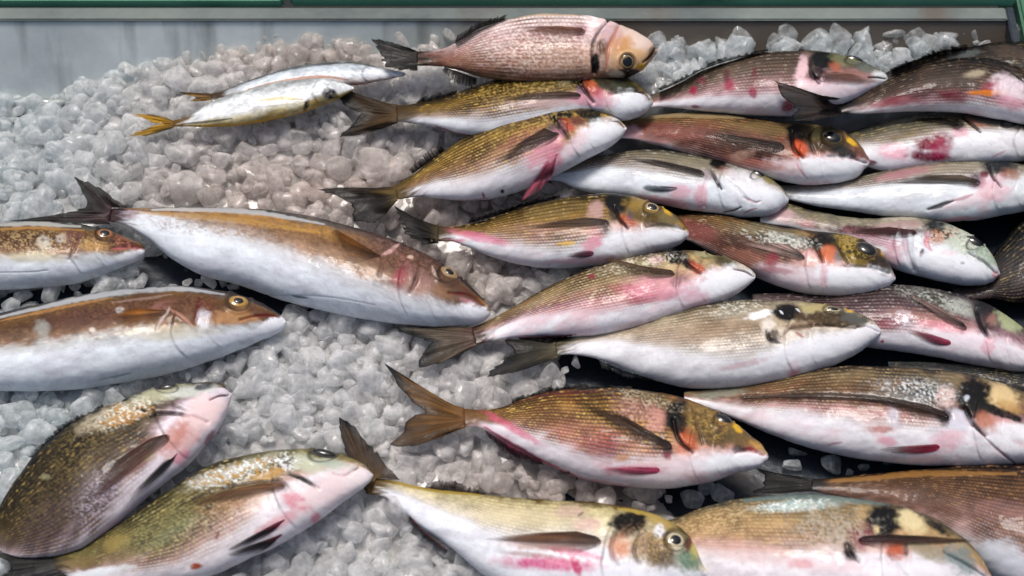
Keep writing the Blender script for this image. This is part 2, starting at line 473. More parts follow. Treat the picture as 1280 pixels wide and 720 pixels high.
def build_fin(g, root, hit, zt0, sd, TB):
    """g: kind, root polyline, outer polyline, colours (root, mid, tip), mode"""
    kind, rp, op_, cols = g['n'], g['r'], g['o'], g['c']
    mode = g.get('m', 'body'); NU = g.get('nu', 84); NV = 22
    Rr = smooth_poly(rp, NU)
    op_ = np.asarray(op_, float)
    d = np.concatenate([[0], np.cumsum(np.hypot(*np.diff(op_, axis=0).T))]); d /= d[-1]
    uu = np.linspace(0, 1, NU)
    O = np.stack([np.interp(uu, d, op_[:, 0]), np.interp(uu, d, op_[:, 1])], -1)
    if kind in ('pectoral_fin', 'pelvic_fin'):
        wr = np.hypot(*(Rr[-1] - Rr[0])); away = Rr.mean(0) - O.mean(0); away /= np.hypot(*away) + 1e-9
        mid_ = Rr.mean(0)
        Rr = mid_ + (Rr - mid_) * .72
        Rr = Rr + away * (wr * .45 * np.sin(uu * math.pi) ** .8)[:, None] - away * wr * .12
    dirv = O - Rr; ln = np.hypot(*dirv.T)
    ser = g.get('ser', 1.5)
    jit = ((vn(uu * NU / 1.9, uu * 0, sd) - .6) * 1.8 + (vn(uu * 7, uu * 0, sd + 1) - .5)) * ser * np.clip(np.sin(uu * math.pi) * 2, 0, 1)
    O = O + dirv / (ln[:, None] + 1e-6) * jit[:, None]
    vv = np.linspace(0, 1, NV)
    px = Rr[None] * (1 - vv[:, None, None]) + O[None] * vv[:, None, None]
    bend = g.get('b', 0)
    if bend:
        mv = np.array([-(O - Rr).mean(0)[1], (O - Rr).mean(0)[0]]); mv /= np.hypot(*mv) + 1e-9
        px += mv * bend * (np.sin(vv * math.pi))[:, None, None]
    P = np.zeros((NV, NU, 3)); lift = g.get('lift', .0004)
    zf = g.get('z')
    if mode == 'body':
        flat = px.reshape(-1, 2); res = []; ok = []
        for q in flat:
            h, nn = hit(q)
            if h is None: res.append(None)
            else: res.append(h + nn * lift)
        zs = [r[2] for r in res if r is not None]
        zl = (min(zs) if zs else zt0)
        last = zl
        out = np.zeros((len(flat), 3))
        T_, B_, zc_ = TB
        mids = (T_ + B_) / 2
        for k, q in enumerate(flat):
            if res[k] is not None: out[k] = res[k]; 
            else:
                zq = zc_[np.argmin(np.hypot(*(mids - q).T))] + .002
                out[k] = unp(q[None], np.array([zq]))[0]
        P = out.reshape(NV, NU, 3)
        # gentle smoothing of the height so that the blade does not crease at the edge of the body
        for _ in range(6):
            P[1:-1] = .5 * P[1:-1] + .25 * (P[:-2] + P[2:])
        P[:, :, :] += 0
        up = CP - P; up /= np.linalg.norm(up, axis=2, keepdims=True)
        P = P + up * (g.get('lift2', .0012) * np.sin(np.clip(vv, 0, 1) * math.pi * .95)[:, None, None] * (np.sin(uu * math.pi) ** .6)[None, :, None] + lift * .4)
    else:
        # lies on the ice (tail, dorsal and anal fins): runs from the height of the body down to the ice
        T_, B_, zc_ = TB
        mids = (T_ + B_) / 2
        z0 = np.array([zc_[np.argmin(np.hypot(*(mids - q).T))] for q in Rr])
        if zf is None: zf = .016
        Pb = on_bed(px.reshape(-1, 2), zf).reshape(NV, NU, 3)
        wgt = sst(0, g.get('drop', .7), vv)[:, None]
        z = (z0[None, :] + (.0028 if kind == 'tail_fin' else 0)) * (1 - wgt) + Pb[:, :, 2] * wgt
        z += (fb(uu * 5, uu * 0 + 3, sd + 5) - .5)[None, :] * .006 * vv[:, None]
        P = unp(px, z)
    ray = np.sin(uu * NU * math.pi / 2.0 * 1.0)
    rayc = vn(uu * NU / 1.7, uu * 0 + 2.2, sd + 4)
    rr2 = (rayc - .5)[None, :] * .0005 * np.ones(NV)[:, None]
    P[:, :, 2] += rr2 * (.3 + vv[:, None])
    c0, c1, c2 = (cl(q) for q in cols)
    v3 = vv[:, None] + (vn(uu * 9, uu * 0, sd + 9) - .5)[None, :] * .25
    v3 = np.broadcast_to(v3, (NV, NU))
    tipp = g.get('tip', .7)
    cc = FINK * np.stack([np.interp(v3, [0, tipp * .6, tipp, min(1, tipp + .14)], [c0[i], c1[i], c1[i] * .8, c2[i]]) for i in range(3)], -1)
    cc = cc * (1 + (rayc - .5)[None, :, None] * (1.1 if mode != 'body' else 1.5)) * (.75 + .5 * vn(uu * 3, uu * 0 + 1, sd + 66))[None, :, None] * (1 + (fb(px[..., 0] / 9, px[..., 1] / 9, sd) - .5)[..., None] * .8)
    # give the blade a thickness: a second sheet underneath
    thk = g.get('thk', .0006)
    tw = thk * (1 - .7 * vv)[:, None] * np.clip(np.sin(uu * math.pi) * 4, .25, 1)[None, :]
    Q = P.copy(); Q[:, :, 2] -= tw
    V = np.vstack([P.reshape(-1, 3), Q.reshape(-1, 3)])
    n0 = NV * NU
    i = (np.arange(NV - 1)[:, None] * NU + np.arange(NU - 1)[None, :]).ravel()
    Ft = np.stack([i, i + 1, i + NU + 1, i + NU], -1)
    Fb = np.stack([i + NU, i + NU + 1, i + 1, i], -1) + n0
    rim = np.concatenate([np.arange(NU), np.arange(1, NV) * NU + NU - 1, (NV - 1) * NU + np.arange(NU - 2, -1, -1), np.arange(NV - 2, 0, -1) * NU])
    rn = np.roll(rim, -1)
    Fr = np.stack([rim, rn, rn + n0, rim + n0], -1)
    F = np.vstack([Ft, Fb, Fr])
    C2 = np.vstack([cc.reshape(-1, 3)] * 2)
    o = mesh_obj(kind, V, F, M_FIN, root, C2, True, np.zeros(len(V)))
    base_cl = (.03, .26) if kind == 'tail_fin' else (.15, .6)
    edge_u = np.minimum(uu, 1 - uu)
    clr = (base_cl[0] + (base_cl[1] - base_cl[0]) * vv[:, None]) * (.35 + 1.3 * (1 - rayc))[None, :]
    if mode == 'body': clr = clr + .5 * (1 - sst(0, .12, edge_u))[None, :] + .35 * sst(.6, 1, vv)[:, None]
    if kind == 'pectoral_fin':
        clr = .12 + .74 * sst(.12, .9, uu)[None, :] * (.55 + .45 * vv[:, None]) + .35 * (1 - rayc)[None, :] * sst(.15, .4, uu)[None, :] + .5 * sst(.75, 1, vv)[:, None]
    clr = np.clip(clr, 0, .9)
    at = o.data.attributes.new('Clear', 'FLOAT', 'POINT'); at.data.foreach_set('value', np.tile(clr.ravel(), 2).astype(np.float32))
    if g.get('label'): o['label'] = g['label']
    if mode != 'body': FISH_PX.append(np.vstack([Rr, O[::-1]]))
    return o


def build_eye(e, root, hit, zc):
    x, y, r = e['p'][:3]
    h, nn = hit((x, y))
    if h is None: return
    tilt = e.get('up', .45)
    view = CP - h; view /= np.linalg.norm(view)
    n = nn * (1 - tilt) + view * tilt; n /= np.linalg.norm(n)
    scale = np.linalg.norm(CP - h) / FOC
    R = r * scale
    ax = np.cross(n, [0, 0, 1.0]); ax /= np.linalg.norm(ax) + 1e-9
    ay = np.cross(n, ax)
    asp = e.get('asp', 1.0); rot = math.radians(e.get('rot', 0))
    A1 = CR - n * (CR @ n); A1 /= np.linalg.norm(A1); A2 = np.cross(n, A1)
    U = A1 * math.cos(rot) + A2 * math.sin(rot); W = -A1 * math.sin(rot) + A2 * math.cos(rot)
    rings = [0, .2, .38, .44, .5, .6, .75, .88, .95, 1.0, 1.1]
    NSG = 40
    iris, rim_ = cl(e.get('iris', (205, 165, 70))) * .62, cl(e.get('rim', (50, 38, 30)))
    pr = e.get('pr', .5)

    def dome(r0, r1, hgt, colf, lift, name, par, K=10):
        V = []; C = []
        ks = np.linspace(r0, r1, K)
        for k in ks:
            for a in range(NSG):
                t = 2 * math.pi * a / NSG
                z = hgt * math.sqrt(max(0, 1 - min(1, k / 1.12) ** 2)) + lift
                V.append(h + R * (U * k * math.cos(t) + W * k * asp * math.sin(t) + n * z))
                C.append(colf(k, t))
        F = []
        for q in range(K - 1):
            for a in range(NSG):
                b_ = (a + 1) % NSG
                F.append((q * NSG + a, q * NSG + b_, (q + 1) * NSG + b_, (q + 1) * NSG + a))
        if r0 > .001:
            pass
        V = np.array(V); C = np.array(C)
        return mesh_obj(name, V, np.array(F), M_EYE, par, C, True, np.full(len(V), .2))

    def irc(k, t):
        g = .75 + .5 * random.random()
        if k > .93: return rim_
        f_ = max(0, min(1, (k - pr) / (.95 - pr)))
        return iris * g * (1.05 - .45 * f_) + cl('W') * e.get('wh', .1) * .35 * (1 - f_)

    eye = dome(.0, 1.1, .42, irc, -.12, 'eye', root, 16)
    # pupil: child of the eye
    V = []; C = []
    K = 7
    for k in np.linspace(0, pr, K):
        for a in range(NSG):
            t = 2 * math.pi * a / NSG
            z = .42 * math.sqrt(max(0, 1 - (k / 1.12) ** 2)) - .12 + .05 * (1 - (k / pr) ** 4) + .012
            V.append(h + R * (U * k * math.cos(t) + W * k * asp * math.sin(t) + n * z)); C.append(cl((14, 14, 18)))
    F = [(q * NSG + a, q * NSG + (a + 1) % NSG, (q + 1) * NSG + (a + 1) % NSG, (q + 1) * NSG + a) for q in range(K - 1) for a in range(NSG)]
    V = np.array(V) - np.array(root.location)
    pu = mesh_obj('pupil', V, np.array(F), M_EYE, None, np.array(C), True, np.zeros(len(V)))
    pu.parent = eye
# ------------------------------------------------------------------ the catch, traced fish by fish
GOLD = [(0, (56, 46, 28)), (.12, (112, 92, 42)), (.4, (176, 142, 70)), (.72, (180, 146, 102)), (.92, (214, 190, 182)), (1.15, (230, 232, 237))]
OLIVE = [(0, (44, 40, 24)), (.15, (100, 84, 34)), (.4, (152, 122, 50)), (.7, (154, 126, 78)), (.95, (200, 182, 172)), (1.15, (226, 230, 236))]
GREY = [(0, (80, 78, 66)), (.12, (150, 146, 124)), (.4, (168, 160, 142)), (.75, (190, 184, 178)), (1, (214, 218, 222)), (1.2, (222, 230, 236))]
BROWN = [(0, (56, 38, 26)), (.12, (132, 96, 62)), (.4, (148, 108, 78)), (.75, (158, 118, 104)), (1, (212, 182, 178)), (1.2, (230, 228, 232))]
RUST = [(0, (96, 70, 44)), (.12, (160, 128, 80)), (.4, (142, 98, 78)), (.8, (160, 108, 96)), (1, (212, 176, 172)), (1.2, (230, 228, 232))]
MAUVE = [(0, (50, 44, 48)), (.15, (112, 98, 98)), (.45, (128, 104, 110)), (.8, (160, 126, 134)), (1, (214, 190, 198)), (1.2, (228, 226, 232))]
DUSK = [(0, (26, 24, 26)), (.3, (60, 52, 48)), (1, (84, 74, 70)), (1.3, (120, 112, 110))]
PINKY = [(0, (236, 222, 222)), (.2, (226, 202, 204)), (.45, (216, 190, 184)), (.75, (212, 180, 156)), (1, (182, 134, 108))]
JACK = [(0, (84, 82, 82)), (.1, (120, 112, 104)), (.2, (184, 138, 74)), (.42, (144, 106, 74)), (.72, (164, 134, 112)), (.95, (200, 200, 204)), (1.2, (224, 232, 240))]
JACKB = [(0, (74, 76, 80)), (.12, (110, 106, 98)), (.2, (134, 98, 52)), (.5, (112, 78, 50)), (.8, (150, 118, 94)), (1, (196, 200, 202)), (1.2, (224, 232, 239))]
YT = [(0, (160, 166, 165)), (.2, (218, 224, 226)), (.6, (230, 234, 238)), (.8, (216, 204, 160)), (1, (196, 158, 60))]
YT2 = [(0, (104, 108, 100)), (.15, (190, 200, 208)), (.6, (222, 230, 236)), (.9, (232, 214, 206)), (1, (200, 140, 104))]
DT = ('D', (70, 54, 40), (18, 17, 20))      # dark tail
OT = ((110, 84, 44), (96, 72, 42), (16, 16, 20))  # golden olive tail
BR = 'sea breams laid out on the ice'
AJ = 'amberjacks on the left of the ice'
SM = 'small silver fish with yellow tails'
FISH = []


def fish(**k): FISH.append(k)


def tail(r, o, c=OT, **k): return dict(n='tail_fin', r=r, o=o, c=c, m='ice', ser=4.5, **k)
def pect(r, o, c=((60, 44, 40), (96, 68, 56), (60, 44, 38)), **k): return dict(n='pectoral_fin', r=r, o=o, c=c, ser=.6, nu=30, **k)
def pelv(r, o, c=((190, 90, 120), (200, 110, 140), (150, 60, 90)), **k): return dict(n='pelvic_fin', r=r, o=o, c=c, ser=.8, nu=26, **k)
def dors(r, o, c=((50, 40, 36), (48, 40, 36), (30, 26, 26)), **k): return dict(n='dorsal_fin', r=r, o=o, c=c, m='ice', ser=2.6, z=k.pop('z', .02), **k)
def anal(r, o, c=((120, 50, 70), (70, 40, 50), (50, 36, 46)), **k): return dict(n='anal_fin', r=r, o=o, c=c, m='ice', ser=2, z=k.pop('z', .012), **k)


# --- amberjacks
fish(name='amberjack', group=AJ, label='largest amberjack, whole from dark forked tail to nose, brown back over white belly', z=(.014, .022), th=.56,
     st=[(133, 261, 276), (155, 260, 281), (185, 260, 299), (215, 259, 324), (250, 259, 343), (300, 260, 356), (350, 264, 374), (400, 272, 387), (450, 285, 397), (500, 303, 404), (540, 322, 407), (575, 346, 406), (597, 365, 404), (608, 378, 398)],
     k=[(0, .12), (.12, .16), (.35, .4), (.6, .56), (.8, .7), (1, .72)], pal=JACK, rows=.06, nr=46, sp=3, gill=.72, fleck=.12, met=1.3,
     feats=[L_([(190, 262), (260, 262), (330, 267), (405, 280)], 3.2, (196, 198, 200), .75), L_([(170, 266), (240, 270), (320, 279), (400, 291)], 4, (206, 160, 84), .6),  # first stroke: silvery wet highlight along the back, painted into the skin
            E(520, 330, 62, 24, 25, (112, 76, 64), .85, .5), E(470, 300, 45, 14, 15, (120, 92, 84), .6), E(572, 366, 34, 14, 42, (112, 84, 66), .8), E(552, 366, 14, 9, 20, (168, 124, 92), .5), E(520, 352, 22, 16, 30, (188, 148, 140), .5),
            E(500, 346, 9, 14, 20, 'R', .55, .6), L_([(478, 318), (489, 313), (499, 305)], 3, (226, 180, 176), .8, .3), L_([(524, 330), (520, 350), (512, 366)], 3, (90, 50, 50), .6, -1.2), L_([(494, 312), (512, 330), (516, 348)], 3, (150, 90, 86), .5, .8),
            L_([(470, 305), (478, 324), (474, 345)], 3, (130, 90, 78), .5, -.8), E(512, 322, 4, 3, 0, (226, 196, 176), .9), L_([(561, 366), (582, 368), (598, 374), (607, 384)], 1.8, 'H', .7, -1.6), E(585, 366, 16, 5, 30, (120, 76, 58), .7), E(585, 377, 12, 3, 20, 'P', .35),
            L_([(540, 333), (543, 344), (548, 350)], 2, (220, 200, 190), .6), L_([(365, 370), (373, 371), (384, 373)], 1.5, (60, 100, 112), .8, -.6), L_([(300, 369), (400, 370), (470, 382)], 1, (180, 196, 206), .6, -.4), E(250, 290, 70, 14, 8, (214, 222, 228), .4, .8), E(160, 267, 12, 6, 10, (176, 110, 120), .5),
            L_([(540, 322), (575, 346), (604, 375)], 3, (46, 34, 34), .7), L_([(420, 277), (480, 296), (530, 318)], 3, (60, 56, 56), .6), S_(500, 320, 60, 18, 25, (176, 130, 110), (70, 44, 40), .35), S_(300, 285, 130, 14, 4, (190, 150, 104), (130, 96, 72), .4), E(590, 392, 26, 11, 5, (230, 232, 238), .95, .35)],
     fins=[tail([(140, 259), (138, 268), (136, 278)], [(160, 260), (143, 248), (120, 232), (92, 220), (101, 236), (108, 250), (106, 259), (85, 265), (50, 271), (12, 276), (60, 278), (105, 280), (138, 280)], c=((96, 60, 66), (66, 48, 46), (30, 26, 28)), z=.02, nu=90, label='dark forked tail with golden flecks'),
           pect([(476, 319), (466, 322)], [(440, 298), (420, 287), (414, 290), (417, 306), (430, 322), (441, 330), (452, 328)], c=((96, 56, 34), (170, 106, 40), (150, 104, 60)), tip=.95, label='short golden brown pectoral fin')],
     eye=[dict(p=(561, 342, 13), iris=(206, 168, 110), rim=(60, 50, 46), pr=.44, up=.25, asp=.82, rot=-25)])
fish(name='amberjack', group=AJ, label="brown mottled amberjack at the left edge, its nose just under the largest amberjack's tail", z=(.01, .014), th=.56,
     st=[(-230, 305, 325), (-180, 298, 340), (-110, 288, 356), (-50, 282, 362), (0, 279, 362), (50, 277, 359), (95, 279, 353), (125, 284, 344), (150, 292, 334), (167, 299, 327), (177, 304, 321)],
     k=[(0, .4), (.5, .5), (.8, .6), (1, .7)], pal=JACKB, rows=.1, nr=40, gill=.75, fleck=.2, met=1.2,
     feats=[L_([(-20, 282), (40, 280), (100, 283)], 3, (196, 196, 190), .7), L_([(-20, 288), (40, 285), (105, 288)], 2, (190, 140, 76), .8), E(30, 300, 46, 10, 0, (104, 66, 42), .8), E(55, 303, 9, 8, 30, (200, 196, 186), .8), E(78, 298, 8, 6, 0, (196, 190, 182), .8), E(92, 300, 14, 12, 60, (140, 90, 84), .6),  # first stroke paints the pale highlight of the upper edge
            E(115, 307, 20, 7, 5, (200, 156, 96), .7), E(150, 300, 16, 7, 25, (150, 96, 72), .8), E(45, 320, 36, 7, 0, (206, 196, 158), .5), L_([(140, 311), (160, 309), (181, 312)], 3, (200, 110, 116), .8, -1.4), L_([(150, 302), (165, 305), (180, 309)], 2, (120, 64, 52), .7),
            L_([(100, 296), (94, 310), (86, 324)], 2.4, (150, 110, 100), .5, -1), L_([(0, 341), (40, 340), (60, 338)], 1, (170, 180, 190), .7, -.4), E(20, 312, 20, 6, 0, (130, 84, 56), .6), E(70, 314, 10, 7, 0, (150, 110, 80), .6), S_(40, 302, 90, 14, 0, (196, 170, 120), (70, 44, 32), .6), S_(155, 305, 20, 8, 20, (190, 130, 100), (90, 50, 44), .6), E(165, 319, 20, 6, -12, (230, 230, 234), .9, .35)],
     fins=[], eye=[dict(p=(131, 293, 10.5), iris=(212, 130, 60), rim=(90, 50, 34), pr=.55, up=.3, asp=.82)])
fish(name='amberjack', group=AJ, label='amberjack at the left edge with an amber orange eye and an orange pectoral fin', z=(.012, .02), th=.56,
     st=[(-220, 440, 470), (-160, 430, 478), (-80, 412, 485), (0, 392, 488), (60, 378, 488), (120, 366, 482), (170, 360, 474), (220, 357, 463), (265, 361, 449), (300, 368, 436), (328, 379, 424), (345, 389, 417), (354, 396, 411)],
     k=[(0, .45), (.4, .48), (.7, .52), (1, .66)], pal=JACKB, rows=.08, nr=46, gill=.72, fleck=.15, met=1.2,
     feats=[L_([(0, 397), (70, 380), (140, 367), (220, 361), (280, 368)], 3.6, (190, 194, 198), .75), L_([(0, 402), (70, 386), (140, 372)], 2, (190, 140, 84), .8), E(110, 396, 60, 13, -8, (112, 74, 64), .7), E(200, 378, 50, 12, 0, (116, 76, 50), .7),  # first stroke: reflection along the back edge, put into the colour
            E(53, 412, 9, 12, 0, (186, 192, 186), .45), E(200, 385, 22, 7, -25, (176, 120, 116), .5), E(240, 384, 30, 14, 0, (124, 84, 56), .8), E(262, 386, 10, 20, 10, (128, 76, 50), .5), L_([(250, 374), (247, 390), (243, 404)], 3.4, 'H', .6, -1), L_([(258, 378), (266, 392), (270, 406)], 3, (130, 60, 50), .5),
            L_([(214, 388), (232, 400), (244, 412)], 3, (196, 140, 120), .6, .8), L_([(212, 386), (200, 402), (196, 412)], 2.5, (206, 190, 186), .6, -.6), E(255, 402, 9, 13, 0, (214, 216, 226), .8), E(296, 396, 34, 9, -5, (196, 146, 96), .65), E(325, 392, 16, 6, 20, (112, 74, 58), .8),
            L_([(300, 400), (320, 395), (345, 395), (355, 401)], 1.8, (150, 50, 54), .7, -1.4), E(210, 416, 50, 9, 0, (214, 200, 160), .35), E(150, 387, 5, 4, 0, (200, 196, 190), .9), E(115, 412, 4, 3, 0, (210, 200, 190), .9), L_([(125, 475), (150, 470), (165, 466)], 1.2, (120, 150, 160), .6, -.4),
            L_([(270, 362), (310, 374), (340, 388)], 3, (70, 50, 44), .7), L_([(140, 378), (190, 372), (215, 368)], 2, (206, 180, 170), .3), S_(180, 385, 120, 14, -4, (150, 104, 76), (66, 42, 36), .45), E(338, 408, 24, 8, -22, (230, 232, 238), .95, .35)],
     fins=[pect([(206, 386), (202, 396)], [(188, 386), (160, 386), (138, 397), (146, 405), (166, 410), (190, 408)], c=((110, 66, 48), (186, 116, 44), (176, 120, 60)), tip=.95, label='orange gold pectoral fin')],
     eye=[dict(p=(298, 378, 13), iris=(224, 170, 60), rim=(60, 46, 40), pr=.46, up=.3, asp=.78)])

# --- small yellow-tailed fish
fish(name='small_fish', group=SM, label='small silver fish with a bright yellow forked tail, lower of the two', z=(.016, .022), th=.5,
     st=[(213, 152, 158), (235, 145, 158), (262, 129, 158), (295, 116, 156), (325, 108, 152), (350, 102, 147), (375, 98, 141), (398, 96, 133), (418, 99, 125), (435, 105, 116), (442, 109, 112)],
     k=[(0, 1), (1, 1)], pal=YT, rows=.04, nr=12, fleck=0, met=.5,
     feats=[L_([(225, 155), (260, 152), (290, 148)], 1.6, (60, 70, 66), .8), L_([(255, 157), (300, 155), (350, 146)], 1.8, (206, 160, 60), .9), L_([(325, 126), (350, 123), (378, 124)], 2.2, (214, 190, 110), .7), L_([(325, 134), (355, 131), (372, 130)], 1.5, (200, 200, 180), .6),
            E(383, 131, 3, 8, 20, (30, 30, 32), .9), E(400, 125, 10, 6, -20, (150, 140, 90), .7), E(413, 118, 9, 6, 10, (34, 32, 32), .9), E(392, 128, 7, 4, 0, (190, 150, 70), .7), L_([(395, 96), (420, 98), (440, 108)], 1.5, (70, 60, 60), .7)],
     fins=[tail([(217, 151), (218, 159)], [(206, 146), (184, 142), (165, 143), (180, 149), (196, 155), (184, 161), (170, 165), (158, 171), (182, 170), (214, 161)], c=((150, 110, 40), (214, 164, 44), (206, 160, 60)), tip=.98, label='bright yellow forked tail')],
     eye=[])
fish(name='small_fish', group=SM, label='small silver fish with an orange brown belly line, upper of the two with yellow tails', z=(.012, .018), th=.5,
     st=[(262, 118, 123), (285, 111, 121), (310, 101, 116), (340, 91, 112), (370, 82, 110), (400, 78, 108), (430, 76, 107), (455, 79, 105), (475, 84, 101), (495, 88, 97), (506, 91, 94)],
     k=[(0, 1), (1, 1)], pal=YT2, rows=.04, nr=10, fleck=0, met=.5,
     feats=[L_([(300, 105), (350, 88), (400, 80), (440, 78)], 2, (80, 86, 88), .7), L_([(310, 112), (360, 100), (405, 96), (435, 100)], 2, (206, 140, 100), .8), E(470, 92, 14, 6, 0, 'W', .8), L_([(480, 100), (498, 98), (507, 93)], 1.8, (50, 58, 64), .9)],
     fins=[tail([(264, 117), (265, 124)], [(248, 116), (224, 115), (236, 119), (246, 121), (240, 126), (250, 127), (263, 125)], c=((110, 80, 40), (176, 130, 50), (150, 110, 50)), tip=.98)],
     eye=[])

# --- far left column of breams
fish(name='sea_bream', group=BR, label='pinkish sea bream at the back lying belly up, its golden cheek and eye downward', z=(.032, .036), th=.5,
     st=[(514, 65, 82), (535, 64, 82), (552, 62, 83), (575, 50, 88), (600, 36, 95), (640, 23, 101), (680, 17, 103), (720, 18, 102), (755, 24, 99), (785, 35, 96), (803, 44, 88), (814, 52, 76), (820, 60, 68)],
     k=[(0, 1), (1, 1)], pal=PINKY, rows=.62, nr=17, sp=5, gill=.72, fleck=.5, fc=(236, 214, 200), met=.25, warm=.5,
     feats=[E(545, 74, 30, 8, 0, (140, 84, 66), .8), E(590, 78, 36, 14, 15, (160, 96, 76), .5, rows=.4), E(600, 96, 32, 5, 5, (150, 140, 120), .5, rows=.5), E(700, 75, 50, 18, 0, (222, 184, 156), .4), S_(680, 60, 90, 34, 0, (240, 222, 216), (170, 110, 96), .5), E(790, 60, 34, 28, 0, (222, 180, 130), .9), E(800, 48, 20, 12, 30, (228, 206, 196), .85), E(765, 44, 14, 18, 10, (206, 172, 180), .7),
            L_([(761, 24), (749, 38), (742, 52), (740, 70), (743, 92)], 2.2, (60, 36, 34), .75, -2.2), E(744, 80, 6, 13, 0, 'K', .95, .5), E(752, 60, 8, 9, 0, (110, 70, 52), .8), L_([(773, 32), (766, 48), (760, 62), (758, 86)], 3, (196, 130, 110), .8, -1), E(786, 91, 13, 6, 5, 'K', .9, .3),
            E(801, 83, 6, 4, 0, 'Y', .9), E(815, 64, 4, 7, 20, (96, 70, 56), .7, .5), L_([(820, 58), (813, 70), (804, 78)], 2, (30, 26, 24), .9, -1), E(770, 92, 9, 4, 0, (224, 206, 180), .8), E(776, 56, 14, 10, -20, (212, 150, 92), .6), E(726, 40, 6, 8, 0, (170, 110, 130), .5), L_([(640, 22), (680, 18), (720, 20)], 2, (226, 190, 160), .5)],
     fins=[tail([(522, 64), (522, 74), (522, 83)], [(512, 60), (488, 52), (463, 48), (470, 58), (474, 67), (476, 76), (482, 84), (500, 88), (522, 88)], c=((60, 50, 34), (40, 36, 30), (16, 18, 20)), z=.036),
           dors([(556, 84), (575, 90), (596, 98)], [(553, 88), (568, 104), (590, 110), (596, 104)], z=.026), pect([(728, 33), (726, 47)], [(700, 33), (662, 33), (650, 37), (664, 42), (700, 47)], c=((130, 84, 80), (170, 114, 88), (190, 140, 110)), tip=.95),
           anal([(568, 56), (600, 35), (630, 25)], [(572, 44), (600, 26), (634, 18)], c=((90, 50, 64), (50, 44, 54), (40, 38, 50)), z=.05)],
     eye=[dict(p=(784, 77, 8.5), iris=(206, 170, 104), rim=(50, 38, 32), pr=.74, up=.2)])
fish(name='sea_bream', group=BR, label='olive gold sea bream with orange gill slit, second from the back in the left column', z=(.02, .028), th=.5,
     st=[(488, 131, 153), (505, 131, 153), (530, 127, 156), (560, 119, 163), (590, 108, 170), (620, 99, 171), (660, 91, 165), (700, 88, 153), (735, 87, 142), (755, 89, 145), (775, 93, 150), (795, 103, 147), (808, 113, 140), (814, 121, 133)],
     k=[(0, .78), (.2, .58), (.5, .62), (.75, .62), (1, .5)], pal=OLIVE, rows=.85, nr=20, gill=.7, fleck=.85, fc=(214, 176, 84),
     feats=[E(500, 142, 22, 10, 0, (90, 66, 40), .6), L_([(545, 158), (570, 167), (592, 170)], 2, 'R', .8), E(690, 100, 40, 10, -3, (110, 102, 62), .6, rows=.5), E(706, 100, 9, 8, 0, (160, 150, 120), .5), E(726, 100, 12, 11, 0, 'K', 1, .3), E(765, 105, 34, 11, 18, (56, 54, 40), .9, .35), E(785, 112, 22, 7, 25, (70, 76, 52), .8),
            E(739, 112, 8, 11, -30, (206, 92, 56), 1, .4, rows=.3), E(748, 118, 6, 9, -30, (190, 64, 80), .8), E(728, 117, 8, 8, 0, (150, 110, 140), .7), E(690, 128, 46, 7, -3, (196, 170, 172), .6), E(735, 126, 30, 7, 10, 'P', .7), E(762, 122, 18, 6, 10, 'P', .5), E(790, 125, 22, 11, 10, 'W', .95),
            L_([(724, 100), (733, 116), (742, 128)], 2.6, (60, 30, 34), .8, -2), L_([(762, 118), (785, 114), (806, 116)], 2, (90, 84, 70), .6, -.8), E(771, 100, 12, 4, 15, (24, 24, 24), .9), S_(650, 112, 80, 12, -8, (206, 176, 100), (44, 36, 24), .45), L_([(794, 113), (805, 116), (813, 124)], 1.5, (110, 70, 76), .75, -1.6)],
     fins=[tail([(496, 130), (497, 142), (497, 154)], [(488, 130), (450, 119), (425, 108), (407, 111), (424, 124), (436, 134), (452, 141), (444, 150), (433, 160), (422, 172), (452, 168), (480, 160), (494, 155)]),
           pect([(722, 114), (722, 126)], [(700, 114), (660, 117), (628, 121), (622, 125), (650, 125), (700, 122)], c=((90, 60, 50), (120, 92, 76), (60, 46, 36)), tip=.95), dors([(520, 129), (545, 124), (570, 117)], [(526, 122), (548, 117), (572, 113)], z=.022)],
     eye=[])
